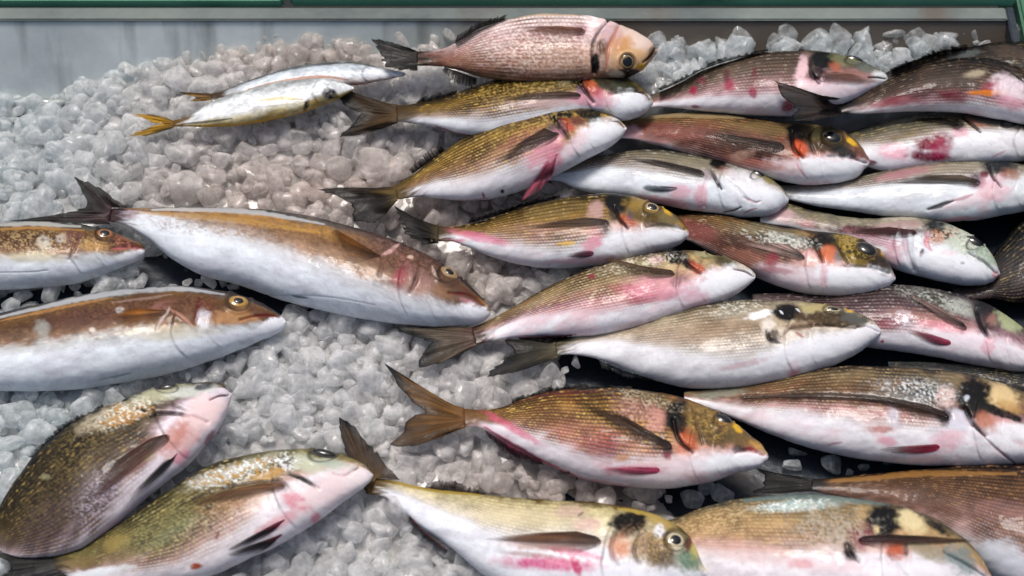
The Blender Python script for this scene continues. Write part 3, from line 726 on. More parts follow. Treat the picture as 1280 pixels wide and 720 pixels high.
fish(name='sea_bream', group=BR, label='golden backed sea bream with a long pink pelvic fin, head arched upward', z=(.022, .034), th=.5,
     st=[(489, 234, 493, 250), (512, 221, 520, 246), (537, 202, 548, 247), (562, 184, 580, 250), (592, 165, 615, 247), (625, 149, 650, 238), (662, 138, 690, 222), (700, 133, 722, 205), (730, 134, 745, 193), (755, 142, 765, 182), (773, 150, 777, 172), (781, 157, 782, 164)],
     k=[(0, .55), (.2, .52), (.5, .62), (.72, .66), (1, .35)], pal=[(0, (70, 58, 36)), (.1, (150, 124, 60)), (.3, (200, 164, 80)), (.55, (170, 132, 84)), (.85, (196, 158, 130)), (1.1, (230, 230, 235))], rows=.95, nr=22, gill=.7, fleck=.85, fc=(238, 206, 120),
     feats=[E(650, 150, 36, 9, -22, (104, 82, 56), .7, rows=.5), E(690, 142, 14, 10, 0, (120, 96, 84), .7), E(700, 143, 14, 10, 10, 'K', 1, .35), E(735, 143, 20, 8, 12, (40, 44, 32), .95, .3), E(742, 152, 10, 4, 10, (90, 88, 70), .7), E(709, 157, 11, 6, 30, (200, 70, 50), 1, .4, rows=.3), E(722, 152, 8, 6, 10, (120, 40, 60), .8),
            E(697, 160, 12, 9, 0, (90, 84, 100), .8), L_([(690, 146), (700, 160), (710, 172)], 3, (40, 26, 30), .8, -2), E(680, 188, 30, 14, -40, 'P', .7), E(690, 205, 10, 22, 30, (226, 120, 150), .6), E(655, 170, 30, 8, -28, (190, 120, 110), .5, rows=.5), E(600, 215, 40, 10, -25, (206, 170, 150), .4, rows=.6),
            L_([(603, 241), (606, 248)], 1.4, 'R', .9), E(628, 239, 2.5, 2.5, 0, (70, 20, 40), 1), E(750, 166, 26, 14, -20, 'W', .9), E(720, 180, 24, 8, -50, (236, 206, 214), .6), L_([(560, 250), (585, 251), (610, 247)], 1.6, 'R', .5), S_(670, 150, 60, 16, -20, (206, 176, 100), (44, 36, 24), .45), L_([(764, 151), (774, 153), (781, 160)], 1.5, (110, 70, 76), .75, -1.6)],
     fins=[tail([(495, 233), (497, 242), (497, 251)], [(490, 233), (470, 235), (430, 234), (395, 237), (420, 244), (434, 252), (441, 261), (438, 272), (448, 278), (465, 281), (480, 270), (494, 252)], c=((130, 104, 46), (60, 46, 30), (14, 14, 18)), tip=.6),
           pect([(694, 163), (696, 176)], [(680, 160), (650, 178), (622, 200), (618, 206), (650, 196), (684, 182)], c=((70, 46, 44), (100, 68, 54), (60, 44, 34)), tip=.95), pelv([(696, 190), (690, 206)], [(694, 200), (690, 222), (672, 240), (652, 251), (656, 240), (672, 216), (684, 200)], c=((226, 130, 156), (206, 96, 124), (190, 90, 110)), label='long pink pelvic fin'),
           dors([(516, 217), (535, 203), (556, 188)], [(511, 212), (528, 197), (534, 188), (552, 182)], z=.026)],
     eye=[])
fish(name='sea_bream', group=BR, label="golden sea bream with ringed eye, its black tail under the pink finned one's tail", z=(.018, .026), th=.5,
     st=[(538, 281, 303), (560, 283, 301), (585, 280, 308), (610, 274, 319), (640, 264, 328), (680, 253, 334), (715, 246, 334), (750, 242, 331), (785, 244, 325), (815, 253, 317), (838, 265, 310), (851, 275, 305), (857, 283, 299)],
     k=[(0, .55), (.2, .5), (.5, .68), (.72, .52), (1, .5)], pal=GOLD, rows=.8, nr=21, gill=.7, fleck=.8, fc=(224, 192, 120), warm=.3,
     feats=[E(690, 262, 40, 10, -12, (160, 136, 84), .6, rows=.6), E(745, 262, 10, 12, 20, (200, 164, 160), .7), E(772, 254, 15, 12, 0, 'K', 1, .35), E(768, 266, 8, 10, 0, (50, 44, 46), .8), E(785, 277, 12, 8, 30, (200, 90, 50), 1, .4, rows=.4), E(788, 268, 5, 8, 0, (120, 110, 140), .7), E(805, 260, 22, 15, 22, (168, 138, 70), .95), E(812, 274, 26, 8, 15, (96, 78, 46), .8, .6),
            E(835, 272, 14, 10, 40, (130, 120, 84), .7), E(832, 262, 9, 3, 45, 'Y', .8), L_([(768, 258), (775, 274), (785, 286)], 2.4, (36, 30, 36), .9, -2), L_([(808, 284), (830, 281), (856, 287)], 2.2, (110, 110, 100), .7, -1.4), E(745, 292, 9, 12, 10, 'R', .45), E(740, 305, 14, 8, -30, 'P', .8), E(700, 285, 60, 8, 0, (206, 160, 150), .4, rows=.5),
            E(600, 297, 44, 5, 12, (226, 110, 150), .6), E(560, 301, 20, 3, 0, (230, 130, 160), .7), E(708, 304, 10, 3, -5, 'Y', .6), E(730, 325, 44, 5, -4, 'P', .5), E(672, 296, 12, 10, 0, (176, 120, 110), .4, rows=.6), E(757, 283, 7, 8, 0, (80, 66, 80), .7), E(825, 296, 30, 9, -8, 'W', .9)],
     fins=[tail([(548, 281), (548, 292), (548, 304)], [(541, 281), (515, 270), (489, 255), (497, 270), (505, 285), (503, 292), (512, 296), (530, 306), (546, 304)], c=((100, 82, 42), (44, 38, 28), (16, 16, 20)), tip=.55),
           pect([(757, 272), (756, 287)], [(730, 272), (690, 277), (656, 283), (652, 285), (690, 285), (735, 287)], c=((84, 60, 60), (112, 84, 62), (80, 62, 44)), tip=.95), pelv([(741, 312), (736, 322)], [(726, 313), (712, 317), (706, 320), (716, 322), (728, 323)], c=((190, 100, 130), (120, 70, 90), (130, 76, 96))),
           dors([(585, 279), (625, 268), (670, 254), (700, 247)], [(590, 272), (622, 260), (640, 254), (672, 246), (700, 243)], c=((70, 60, 60), (56, 48, 50), (44, 40, 44)), z=.024)],
     eye=[dict(p=(815, 260, 10), iris=(206, 172, 100), rim=(44, 34, 28), pr=.6, up=.35, asp=.8, rot=-20, wh=.3)])
fish(name='sea_bream', group=BR, label="sea bream with netted gold scales and bloody side, its tail at the largest amberjack's nose", z=(.016, .03), th=.5,
     st=[(582, 412, 592, 432), (605, 403, 612, 427), (640, 384, 640, 423), (680, 361, 680, 421), (720, 342, 720, 420), (760, 329, 762, 416), (800, 319, 805, 408), (840, 314, 845, 396), (875, 314, 880, 385), (905, 320, 907, 375), (928, 330, 928, 363), (941, 339, 941, 352)],
     k=[(0, .45), (.2, .42), (.5, .6), (.7, .6), (1, .4)], pal=[(0, (110, 92, 60)), (.15, (180, 154, 104)), (.5, (196, 174, 136)), (.8, (206, 164, 156)), (1, (232, 204, 212)), (1.2, (232, 230, 236))], rows=.85, nr=24, sp=4.8, gill=.68, fleck=.7, fc=(232, 222, 180), warm=.5,
     feats=[E(790, 332, 40, 8, -10, (176, 162, 128), .7), E(805, 342, 40, 8, 8, (96, 74, 66), .6, .7), E(820, 325, 9, 6, 0, (226, 190, 190), .7), E(845, 322, 15, 8, 5, 'K', 1, .35), L_([(850, 320), (856, 323)], 1.6, 'W', .8), L_([(838, 318), (842, 322)], 1.2, 'W', .7), E(860, 332, 12, 6, 25, (46, 34, 34), .9), E(872, 336, 12, 6, 28, (204, 74, 46), 1, .4, rows=.4),
            E(893, 321, 26, 7, 12, (130, 124, 84), .9), E(905, 328, 14, 6, 15, (96, 84, 56), .8), E(880, 318, 12, 4, 5, (176, 170, 130), .8), E(795, 366, 20, 8, 10, 'R', .6, rows=.3), E(815, 372, 32, 7, -8, 'R', .55), E(820, 360, 40, 14, 0, 'P', .6), E(870, 375, 16, 16, 0, 'P', .45), E(740, 385, 40, 10, -10, (232, 160, 170), .5, rows=.7),
            L_([(785, 413), (815, 405), (850, 394), (864, 391)], 3.4, 'H', .85), E(780, 362, 20, 7, 0, 'R', .3), L_([(656, 420), (690, 420), (720, 418)], 2, (150, 40, 90), .6), E(676, 395, 34, 8, -20, 'P', .35, rows=.5), E(910, 350, 34, 16, -10, 'W', .92), L_([(850, 316), (858, 330), (876, 342)], 2.4, (50, 26, 30), .8, -2), E(740, 346, 4, 3, 0, 'R', .6), E(845, 352, 6, 8, 0, (110, 80, 80), .5), S_(800, 330, 50, 10, -10, (232, 226, 200), (120, 104, 84), .6), L_([(918, 336), (932, 339), (943, 346)], 1.5, (110, 70, 76), .75, -1.6)],
     fins=[tail([(590, 409), (594, 421), (596, 433)], [(585, 409), (560, 408), (520, 409), (492, 409), (510, 418), (526, 424), (540, 428), (530, 442), (521, 453), (521, 460), (545, 456), (572, 444), (594, 433)], c=((110, 70, 60), (120, 104, 84), (16, 18, 24)), tip=.75),
           pect([(840, 336), (838, 349)], [(815, 334), (780, 330), (740, 317), (738, 317), (776, 336), (815, 349)], c=((90, 64, 54), (130, 100, 74), (130, 110, 90)), tip=.95, lift2=.004), anal([(648, 422), (680, 421), (715, 419)], [(652, 427), (680, 428), (714, 423)])],
     eye=[dict(p=(893, 317, 9), iris=(60, 56, 40), rim=(90, 84, 60), pr=.8, up=.1, asp=.55, rot=5)])
fish(name='sea_bream', group=BR, label='pale plump sea bream with brown dotted scale rows and a white patch by its gill', z=(.012, .024), th=.54,
     st=[(688, 428, 446), (712, 422, 443), (738, 415, 446), (765, 409, 455), (800, 400, 469), (840, 389, 480), (880, 380, 485), (920, 376, 484), (960, 375, 479), (1000, 377, 471), (1040, 383, 458), (1072, 392, 442), (1090, 401, 429), (1098, 409, 420)],
     k=[(0, .4), (.2, .35), (.5, .6), (.68, .62), (1, .4)], pal=[(0, (130, 122, 100)), (.15, (186, 174, 148)), (.5, (198, 180, 154)), (.85, (214, 206, 196)), (1.1, (228, 230, 234))], rows=.5, nr=26, sp=4.6, gill=.66, fleck=.4, fc=(236, 226, 206), met=.5,
     feats=[E(900, 410, 58, 11, -10, (150, 108, 80), .6, .6, rows=1), E(850, 425, 60, 9, -5, (190, 160, 130), .4, rows=1), E(950, 393, 17, 5, -15, (240, 240, 240), .95, .3), E(920, 390, 22, 7, -12, (160, 160, 148), .5, rows=.5), E(960, 408, 9, 12, 0, (226, 218, 208), .8), E(985, 390, 18, 10, 5, 'K', 1, .35), L_([(975, 388), (979, 392)], 1.5, 'W', .8), L_([(995, 386), (1000, 391)], 1.4, 'W', .7),
            E(1022, 386, 22, 7, 3, (186, 172, 120), .95), E(1040, 399, 48, 9, 2, (96, 78, 54), .95, .3), E(1068, 400, 18, 7, 15, (110, 112, 108), .8), E(1000, 408, 20, 5, -10, (140, 110, 84), .7), E(966, 420, 9, 9, 0, (70, 48, 40), .85), L_([(958, 412), (962, 424), (976, 428)], 2.6, (50, 30, 26), .8, -1.8),
            L_([(976, 424), (988, 411), (1030, 407), (1070, 410)], 2, (60, 44, 40), .5, -1.2), E(1062, 388, 6, 3, 10, 'Y', .9), L_([(995, 416), (1004, 422)], 2.4, 'R', .6), E(992, 460, 7, 14, 5, 'P', .8), E(930, 455, 30, 4, -12, (206, 180, 186), .7), E(1015, 440, 60, 18, -10, (230, 232, 238), .8), L_([(700, 428), (730, 420), (780, 412)], 3, (176, 196, 180), .4), S_(920, 385, 40, 8, -8, (226, 224, 210), (140, 136, 120), .6), L_([(1072, 408), (1086, 409), (1098, 415)], 1.5, (110, 70, 76), .75, -1.6), E(1082, 417, 24, 10, -18, (232, 232, 236), .95, .35)],
     fins=[tail([(694, 427), (696, 437), (697, 447)], [(688, 428), (660, 424), (632, 423), (626, 425), (640, 434), (646, 440), (630, 452), (612, 464), (609, 471), (640, 467), (672, 456), (696, 448)], c=((120, 110, 80), (70, 64, 50), (16, 18, 24)), tip=.7),
           anal([(748, 448), (780, 461), (815, 474)], [(752, 460), (785, 472), (815, 476)], c=((120, 130, 140), (40, 50, 66), (30, 36, 48)))],
     eye=[dict(p=(1041, 388, 11), iris=(206, 190, 140), rim=(60, 50, 40), pr=.62, up=.1, asp=.5, rot=3, wh=.4)])
fish(name='sea_bream', group=BR, label='golden sea bream with frayed spread brown tail and red blotched belly in the middle foreground', z=(.018, .026), th=.5,
     st=[(570, 510, 533), (595, 512, 534), (622, 510, 546), (650, 500, 562), (690, 489, 583), (730, 485, 598), (775, 485, 607), (820, 490, 610), (860, 500, 607), (895, 514, 600), (922, 532, 591), (940, 547, 587), (951, 555, 583), (956, 562, 578)],
     k=[(0, .7), (.15, .5), (.4, .66), (.72, .66), (1, .45)], pal=[(0, (70, 50, 30)), (.1, (150, 112, 54)), (.35, (190, 150, 84)), (.65, (196, 150, 100)), (.9, (216, 170, 150)), (1.12, (232, 226, 232))], rows=.95, nr=24, sp=4.8, gill=.7, fleck=.8, fc=(238, 200, 110), warm=.6,
     feats=[E(600, 520, 34, 8, 0, (130, 92, 50), .6), E(640, 535, 40, 5, 30, (226, 90, 130), .6), L_([(606, 534), (630, 549), (680, 578), (720, 595)], 3, (206, 50, 100), .8), E(757, 558, 30, 17, -5, 'R', .8, .5, rows=.9), E(730, 540, 40, 14, 10, (196, 110, 100), .4, rows=.8), E(690, 520, 30, 14, 0, (150, 96, 70), .4, rows=.6),
            E(800, 510, 34, 12, 15, (190, 140, 130), .6, rows=.4), E(820, 500, 34, 6, 15, (150, 138, 104), .6, rows=.5), E(822, 524, 12, 14, 10, (220, 160, 150), .6), E(847, 521, 15, 19, 5, 'K', 1, .3), E(850, 536, 9, 10, 0, (60, 36, 30), .8), E(860, 552, 13, 15, -10, (206, 92, 46), 1, .4, rows=.4), E(880, 520, 22, 14, 20, (150, 122, 72), .95), E(890, 545, 26, 14, 15, (110, 90, 58), .9, .5),
            E(922, 548, 18, 12, 45, (120, 104, 70), .8), E(921, 535, 8, 4, 45, 'Y', .9), E(909, 517, 16, 4, 30, (170, 150, 90), .7), L_([(842, 524), (848, 548), (866, 566)], 3, (50, 30, 34), .9, -2.4), L_([(866, 510), (872, 534), (878, 556)], 2.4, (110, 80, 50), .6, -1.2), L_([(920, 566), (938, 562), (955, 569)], 3, (190, 60, 80), .8, -1.6), E(925, 561, 12, 4, 5, (80, 76, 74), .7),
            E(795, 588, 34, 6, -2, (216, 80, 120), .8), E(830, 585, 80, 14, -5, (236, 214, 218), .5), E(778, 572, 10, 4, 0, (206, 150, 110), .7), E(910, 578, 40, 10, -8, 'W', .9), E(834, 565, 6, 8, 0, (60, 44, 60), .7), E(835, 570, 5, 4, 0, 'R', .6), L_([(700, 588), (740, 602), (800, 611)], 3, (216, 110, 140), .5), E(710, 591, 2, 2, 0, 'K', 1), L_([(640, 503), (690, 492), (760, 488)], 3, (150, 60, 60), .3), S_(810, 500, 50, 8, 14, (206, 196, 170), (110, 90, 70), .6), S_(885, 530, 26, 20, 15, (196, 164, 90), (60, 46, 32), .6), S_(795, 520, 30, 14, 10, (226, 180, 170), (120, 70, 60), .5)],
     fins=[tail([(580, 509), (581, 521), (582, 535)], [(574, 509), (548, 500), (515, 478), (481, 454), (490, 470), (497, 484), (508, 495), (519, 505), (533, 516), (515, 522), (505, 533), (497, 545), (484, 556), (492, 560), (520, 557), (550, 547), (578, 535)], c=((150, 100, 44), (140, 98, 48), (30, 26, 26)), tip=.85, label='large frayed golden brown tail with black tips'),
           pect([(839, 550), (830, 566)], [(822, 546), (780, 520), (730, 503), (716, 499), (716, 501), (760, 530), (800, 556)], c=((60, 40, 44), (92, 62, 44), (74, 52, 36)), tip=.95, lift2=.003), pelv([(822, 582), (820, 593)], [(800, 583), (770, 583), (754, 584), (766, 590), (790, 595)], c=((206, 76, 120), (216, 100, 136), (226, 140, 160))),
           dors([(640, 504), (690, 489), (740, 485), (790, 486)], [(640, 498), (690, 483), (740, 480), (790, 483)], c=((50, 36, 34), (50, 36, 34), (34, 26, 28)), z=.024), anal([(606, 538), (640, 558), (676, 577)], [(610, 546), (640, 574), (660, 580), (680, 581)], c=((180, 60, 100), (84, 44, 60), (60, 40, 54)))],
     eye=[dict(p=(904, 524, 11.5), iris=(120, 100, 60), rim=(40, 32, 28), pr=.84, up=.2, asp=.72, rot=-25)])
fish(name='sea_bream', group=BR, label='cream backed sea bream in front with white ringed eye and magenta streaked side', z=(.014, .026), th=.5,
     st=[(464, 597, 457, 617), (490, 600, 480, 621), (515, 606, 505, 640), (545, 612, 530, 660), (590, 617, 565, 685), (640, 622, 610, 722), (690, 625, 665, 748), (740, 628, 725, 762), (785, 634, 785, 768), (820, 644, 828, 762), (850, 662, 855, 748), (869, 684, 872, 735), (879, 706, 880, 722)],
     k=[(0, .6), (.15, .42), (.4, .46), (.65, .38), (1, .6)], pal=[(0, (120, 100, 50)), (.12, (196, 184, 136)), (.5, (214, 204, 172)), (.85, (222, 216, 202)), (1.1, (228, 232, 238))], rows=.3, nr=26, sp=6, gill=.66, fleck=.3, fc=(236, 224, 180), met=.5,
     feats=[L_([(470, 600), (510, 606), (545, 613), (600, 619)], 3, (176, 150, 66), .9), E(650, 645, 60, 12, 4, (220, 206, 168), .5), E(715, 640, 20, 8, 0, (214, 180, 170), .5), E(735, 655, 16, 8, 0, (216, 170, 170), .5), L_([(722, 645), (730, 640)], 1.5, (90, 80, 60), .7), E(787, 652, 23, 13, -8, 'K', 1, .35), E(780, 668, 16, 6, -10, (110, 84, 60), .8, .6),
            L_([(772, 636), (800, 640), (830, 652)], 3, (196, 170, 84), .8), E(828, 652, 20, 12, 30, (190, 164, 96), .9), E(818, 685, 22, 24, 10, (150, 126, 96), .95), E(776, 686, 13, 14, 0, (214, 132, 90), .8, .6), E(798, 685, 8, 16, 20, (170, 140, 120), .7), E(835, 700, 16, 10, 0, (96, 80, 60), .7), E(862, 700, 16, 16, 30, (120, 150, 126), .9), E(870, 685, 8, 12, 20, (206, 196, 110), .8), E(860, 680, 5, 9, 10, (130, 30, 30), .8),
            E(824, 664, 6, 9, 10, 'W', .8), L_([(768, 668), (764, 690), (772, 708)], 3, (170, 120, 100), .6, -2), L_([(800, 668), (792, 688), (800, 706)], 3, (110, 84, 70), .6, -1.4), E(690, 705, 60, 8, 3, (222, 50, 130), .8, .6, rows=0), E(715, 690, 34, 5, 10, (226, 90, 140), .7), E(720, 708, 5, 14, -20, (210, 30, 110), .8), E(690, 680, 60, 8, 0, (190, 130, 110), .6),
            E(660, 693, 34, 3, 5, (170, 80, 60), .5), E(780, 715, 40, 12, 0, (226, 228, 236), .7), L_([(500, 640), (530, 660), (560, 682)], 3, (190, 204, 214), .5), S_(816, 682, 26, 26, 0, (206, 176, 120), (96, 76, 60), .6), S_(788, 662, 20, 12, 0, (150, 120, 90), (14, 12, 12), .5)],
     fins=[tail([(470, 597), (466, 607), (462, 617)], [(500, 600), (484, 584), (465, 558), (443, 533), (423, 519), (425, 543), (432, 566), (442, 582), (447, 596), (452, 606), (458, 616)], c=((130, 100, 46), (96, 70, 44), (30, 26, 28)), tip=.85, label='raised brown tail lobe with dark tip'),
           pect([(748, 667), (738, 690)], [(720, 664), (670, 666), (625, 671), (602, 674), (640, 678), (690, 688), (724, 692)], c=((90, 72, 64), (134, 92, 66), (140, 96, 70)), tip=.95), dors([(530, 611), (560, 614), (606, 619)], [(534, 604), (552, 600), (570, 601), (590, 610), (608, 617)], c=((84, 66, 60), (84, 66, 60), (70, 56, 54)), z=.022),
           anal([(512, 645), (535, 668), (560, 688)], [(510, 652), (532, 676), (556, 694)], c=((150, 90, 90), (60, 66, 76), (56, 64, 74)))],
     eye=[dict(p=(844, 676, 12.5), iris=(222, 206, 160), rim=(70, 50, 40), pr=.55, up=.3, asp=.95, wh=.5)])

# --- front left pair
fish(name='sea_bream', group=BR, label='dark olive deep bodied sea bream in the front left corner, reddish pectoral fin', z=(.016, .026), th=.42,
     st=[(-8, 655, 2, 690), (5, 622, 45, 697), (22, 596, 85, 691), (48, 563, 120, 674), (78, 538, 150, 651), (108, 519, 180, 625), (142, 505, 208, 602), (180, 489, 236, 580), (210, 482, 258, 556), (240, 479, 274, 536), (265, 478, 284, 515), (281, 483, 288, 503), (286, 488, 288, 498)],
     k=[(0, .95), (.3, .88), (.6, .66), (.75, .4), (1, .2)], pal=[(0, (46, 46, 32)), (.12, (84, 74, 44)), (.45, (104, 88, 58)), (.75, (122, 104, 92)), (.95, (176, 158, 164)), (1.1, (228, 220, 228))], rows=.75, nr=24, sp=5.4, gill=.66, fleck=.8, fc=(188, 160, 96), met=.9,
     feats=[E(70, 650, 44, 26, -45, (104, 86, 92), .6, .6, rows=.5), E(122, 615, 30, 18, -50, (150, 138, 150), .6, .7, rows=.5), E(140, 520, 40, 10, -22, (196, 186, 160), .8, .6), E(160, 520, 24, 8, -20, (206, 150, 84), .5), L_([(110, 530), (130, 522), (150, 516)], 1.6, 'K', .6), L_([(165, 508), (178, 512), (186, 520)], 2.4, 'K', .8, -1.5), E(200, 494, 36, 9, -14, (186, 186, 156), .9), E(240, 490, 28, 7, -10, (206, 212, 204), .8), E(255, 484, 12, 4, -10, (60, 66, 84), .8),
            L_([(186, 519), (215, 517), (240, 521), (259, 528)], 3, (40, 24, 32), .85, -2), L_([(202, 501), (220, 508), (236, 515)], 2.4, (120, 100, 100), .6, -1), E(235, 540, 40, 16, -50, (222, 176, 172), .8), E(255, 515, 28, 18, -30, (232, 206, 206), .9), E(215, 548, 26, 12, -40, (200, 120, 100), .6), E(175, 572, 34, 12, -48, (150, 88, 66), .6), E(185, 570, 10, 6, -30, (180, 160, 120), .6),
            E(262, 548, 4, 10, 25, 'R', .6), E(225, 572, 12, 8, -50, 'P', .8), E(57, 596, 6, 3, 0, (190, 190, 150), .4), L_([(10, 645), (40, 600), (80, 552)], 4, (40, 40, 30), .5), E(150, 650, 40, 5, -38, (226, 196, 210), .7), S_(150, 520, 50, 14, -22, (226, 226, 214), (200, 150, 80), .9), S_(100, 560, 50, 26, -45, (150, 130, 80), (40, 38, 30), .5), S_(120, 625, 40, 22, -50, (190, 180, 196), (90, 76, 84), .6), S_(60, 630, 50, 40, -50, (120, 104, 66), (36, 34, 26), .5), L_([(262, 500), (274, 495), (286, 494)], 1.5, (110, 70, 76), .75, -1.6)],
     fins=[pect([(202, 541), (212, 555)], [(188, 548), (150, 572), (118, 605), (106, 630), (110, 632), (140, 606), (176, 578), (200, 562)], c=((110, 64, 50), (140, 80, 60), (96, 44, 44)), tip=.85, label='reddish brown swept pectoral fin'), pelv([(222, 566), (214, 574)], [(218, 576), (196, 602), (176, 617), (162, 626), (166, 616), (190, 590), (206, 574)], c=((40, 44, 60), (22, 30, 46), (20, 24, 34)), label='narrow navy pelvic fin'),
           dors([(40, 572), (80, 537), (130, 509)], [(34, 571), (76, 532), (128, 505)], z=.024)],
     eye=[dict(p=(208, 485, 13), iris=(40, 44, 40), rim=(90, 90, 76), pr=.85, up=.1, asp=.42, rot=8)])
fish(name='sea_bream', group=BR, label='green gold sea bream in the front left with two navy pelvic fins', z=(.01, .028), th=.46,
     st=[(40, 694, 70, 724), (95, 688, 110, 728), (125, 672, 150, 728), (160, 648, 200, 728), (198, 622, 245, 724), (235, 597, 285, 711), (270, 578, 320, 694), (310, 568, 350, 680), (350, 563, 380, 662), (385, 561, 408, 644), (415, 564, 432, 625), (440, 572, 450, 612), (458, 583, 462, 603), (464, 590, 465, 597)],
     k=[(0, .6), (.3, .72), (.55, .66), (.75, .4), (1, .25)], pal=[(0, (90, 84, 50)), (.15, (140, 132, 84)), (.45, (150, 136, 90)), (.75, (176, 150, 120)), (.95, (214, 186, 180)), (1.15, (230, 224, 228))], rows=.6, nr=24, sp=5.4, gill=.66, fleck=.6, fc=(206, 196, 130), met=.7,
     feats=[E(210, 660, 50, 16, -32, (112, 124, 84), .6, .7, rows=.7), E(215, 668, 44, 8, -32, (120, 150, 120), .25), E(145, 680, 16, 10, -30, (170, 150, 84), .6), E(90, 705, 30, 8, -5, (130, 110, 60), .7), E(290, 590, 50, 8, -18, (206, 204, 190), .75, .6), E(335, 592, 24, 6, -12, (206, 160, 90), .7), L_([(300, 588), (330, 590)], 1.8, 'K', .5), L_([(355, 570), (354, 584)], 2.5, 'K', .9), E(362, 580, 12, 8, 0, (214, 218, 220), .8),
            E(385, 580, 24, 10, 12, (196, 200, 176), .9), E(420, 582, 26, 7, 12, (186, 196, 180), .9), L_([(225, 630), (270, 612), (320, 602), (352, 600)], 2.4, (70, 48, 36), .85, -1.2), L_([(362, 592), (380, 600), (398, 611)], 3, (26, 22, 24), .95, -2), L_([(418, 592), (432, 595), (448, 584)], 2.6, (160, 50, 50), .8, -1), E(290, 625, 44, 12, -18, (170, 124, 84), .7, rows=.3), E(345, 608, 14, 7, 0, (80, 50, 50), .7),
            E(372, 628, 20, 10, 25, (230, 120, 140), .7), E(395, 648, 8, 8, 0, (230, 90, 120), .6), E(345, 655, 30, 8, -30, (226, 150, 160), .6), E(410, 612, 40, 16, -30, (232, 212, 214), .85), E(445, 600, 16, 9, -30, (232, 220, 222), .9), E(263, 633, 8, 4, -20, (60, 40, 34), .8), E(262, 658, 4, 3, 0, 'D', .8), L_([(274, 664), (270, 674)], 2, (150, 50, 40), .8), E(245, 708, 7, 4, -10, (190, 80, 40), .9), E(120, 716, 44, 5, -10, (220, 226, 232), .8), S_(300, 590, 62, 13, -16, (226, 232, 232), (196, 150, 70), .9), S_(355, 577, 20, 12, 0, (236, 240, 240), (90, 90, 84), .8), S_(210, 660, 70, 30, -32, (176, 170, 110), (70, 74, 50), .5), S_(270, 650, 60, 20, -30, (206, 180, 160), (120, 96, 70), .4)],
     fins=[tail([(74, 690), (80, 704), (84, 720)], [(66, 690), (30, 688), (-6, 688), (6, 702), (14, 712), (-6, 722), (-10, 734), (30, 734), (80, 724)], c=((60, 56, 40), (36, 44, 52), (14, 20, 30)), z=.014, label='dark bluish tail fin'),
           pect([(352, 602), (350, 616)], [(330, 604), (270, 616), (226, 632), (224, 634), (262, 630), (320, 622)], c=((150, 96, 66), (150, 110, 74), (96, 72, 50)), tip=.95), pelv([(356, 648), (350, 655)], [(340, 655), (310, 672), (288, 684), (283, 688), (300, 686), (330, 672), (346, 662)], c=((210, 60, 90), (26, 30, 48), (20, 24, 36)), label='upper navy pelvic fin'),
           pelv([(352, 666), (346, 674)], [(330, 676), (305, 684), (284, 692), (282, 694), (300, 695), (326, 690), (342, 681)], c=((200, 90, 110), (24, 28, 46), (20, 24, 36)), label='lower navy pelvic fin')],
     eye=[dict(p=(405, 568, 17), iris=(60, 60, 56), rim=(90, 90, 80), pr=.86, up=.1, asp=.42, rot=-10)])

# --- middle column
fish(name='sea_bream', group=BR, label='silvery white sea bream with a dark bruise on its belly, beside the pink finned bream', z=(.008, .016), th=.5,
     st=[(665, 216, 226), (697, 212, 226), (720, 203, 235), (745, 195, 241), (780, 189, 246), (820, 187, 254), (860, 192, 261), (900, 200, 266), (930, 209, 271), (955, 219, 270), (972, 230, 265), (981, 240, 258)],
     k=[(0, .35), (.3, .3), (.6, .45), (1, .3)], pal=GREY, rows=.55, nr=20, gill=.68, fleck=.4, fc=(226, 230, 226), met=.6,
     feats=[E(800, 210, 44, 8, 5, (166, 144, 132), .6, .6, rows=1), E(860, 203, 44, 6, 10, (140, 132, 104), .7, rows=.4), E(900, 206, 12, 6, 15, 'K', 1, .4), E(912, 218, 14, 6, 30, (170, 96, 70), .8, .6, rows=.4), E(925, 213, 16, 5, 25, (120, 120, 100), .7), L_([(890, 214), (896, 226), (902, 236)], 3, (40, 34, 40), .9, -2), L_([(905, 222), (920, 234), (936, 250)], 2, (120, 90, 110), .6, -.8),
            E(817, 236, 12, 4, 2, (120, 132, 144), .85, .4), E(850, 240, 14, 10, 0, 'P', .6), E(876, 245, 8, 16, 0, 'P', .65), E(830, 252, 30, 5, 8, (230, 140, 160), .6), L_([(930, 247), (944, 253), (950, 252)], 1.8, 'R', .8, -.8), L_([(905, 266), (920, 262), (926, 259)], 1.6, (40, 30, 40), .8, -.8), L_([(930, 266), (938, 262), (946, 260)], 1.2, 'R', .7), E(940, 235, 36, 16, 30, (228, 230, 236), .7),
            E(958, 222, 12, 5, 40, (150, 140, 84), .8), L_([(885, 222), (880, 236), (880, 258)], 2.5, (226, 196, 206), .5, -.8), E(660, 218, 30, 8, 0, (190, 206, 206), .6), E(885, 218, 7, 7, 0, (150, 130, 140), .6)],
     fins=[pect([(877, 211), (876, 224)], [(850, 206), (815, 199), (782, 197), (780, 198), (815, 206), (850, 216)], c=((64, 52, 50), (96, 84, 76), (70, 64, 58)), tip=.95), pelv([(846, 233), (842, 238)], [(830, 232), (812, 233), (806, 235), (815, 239), (832, 240)], c=((196, 180, 190), (110, 120, 136), (96, 106, 120)))],
     eye=[dict(p=(948, 218, 10), iris=(40, 36, 30), rim=(110, 104, 70), pr=.84, up=.1, asp=.45, rot=-28)])
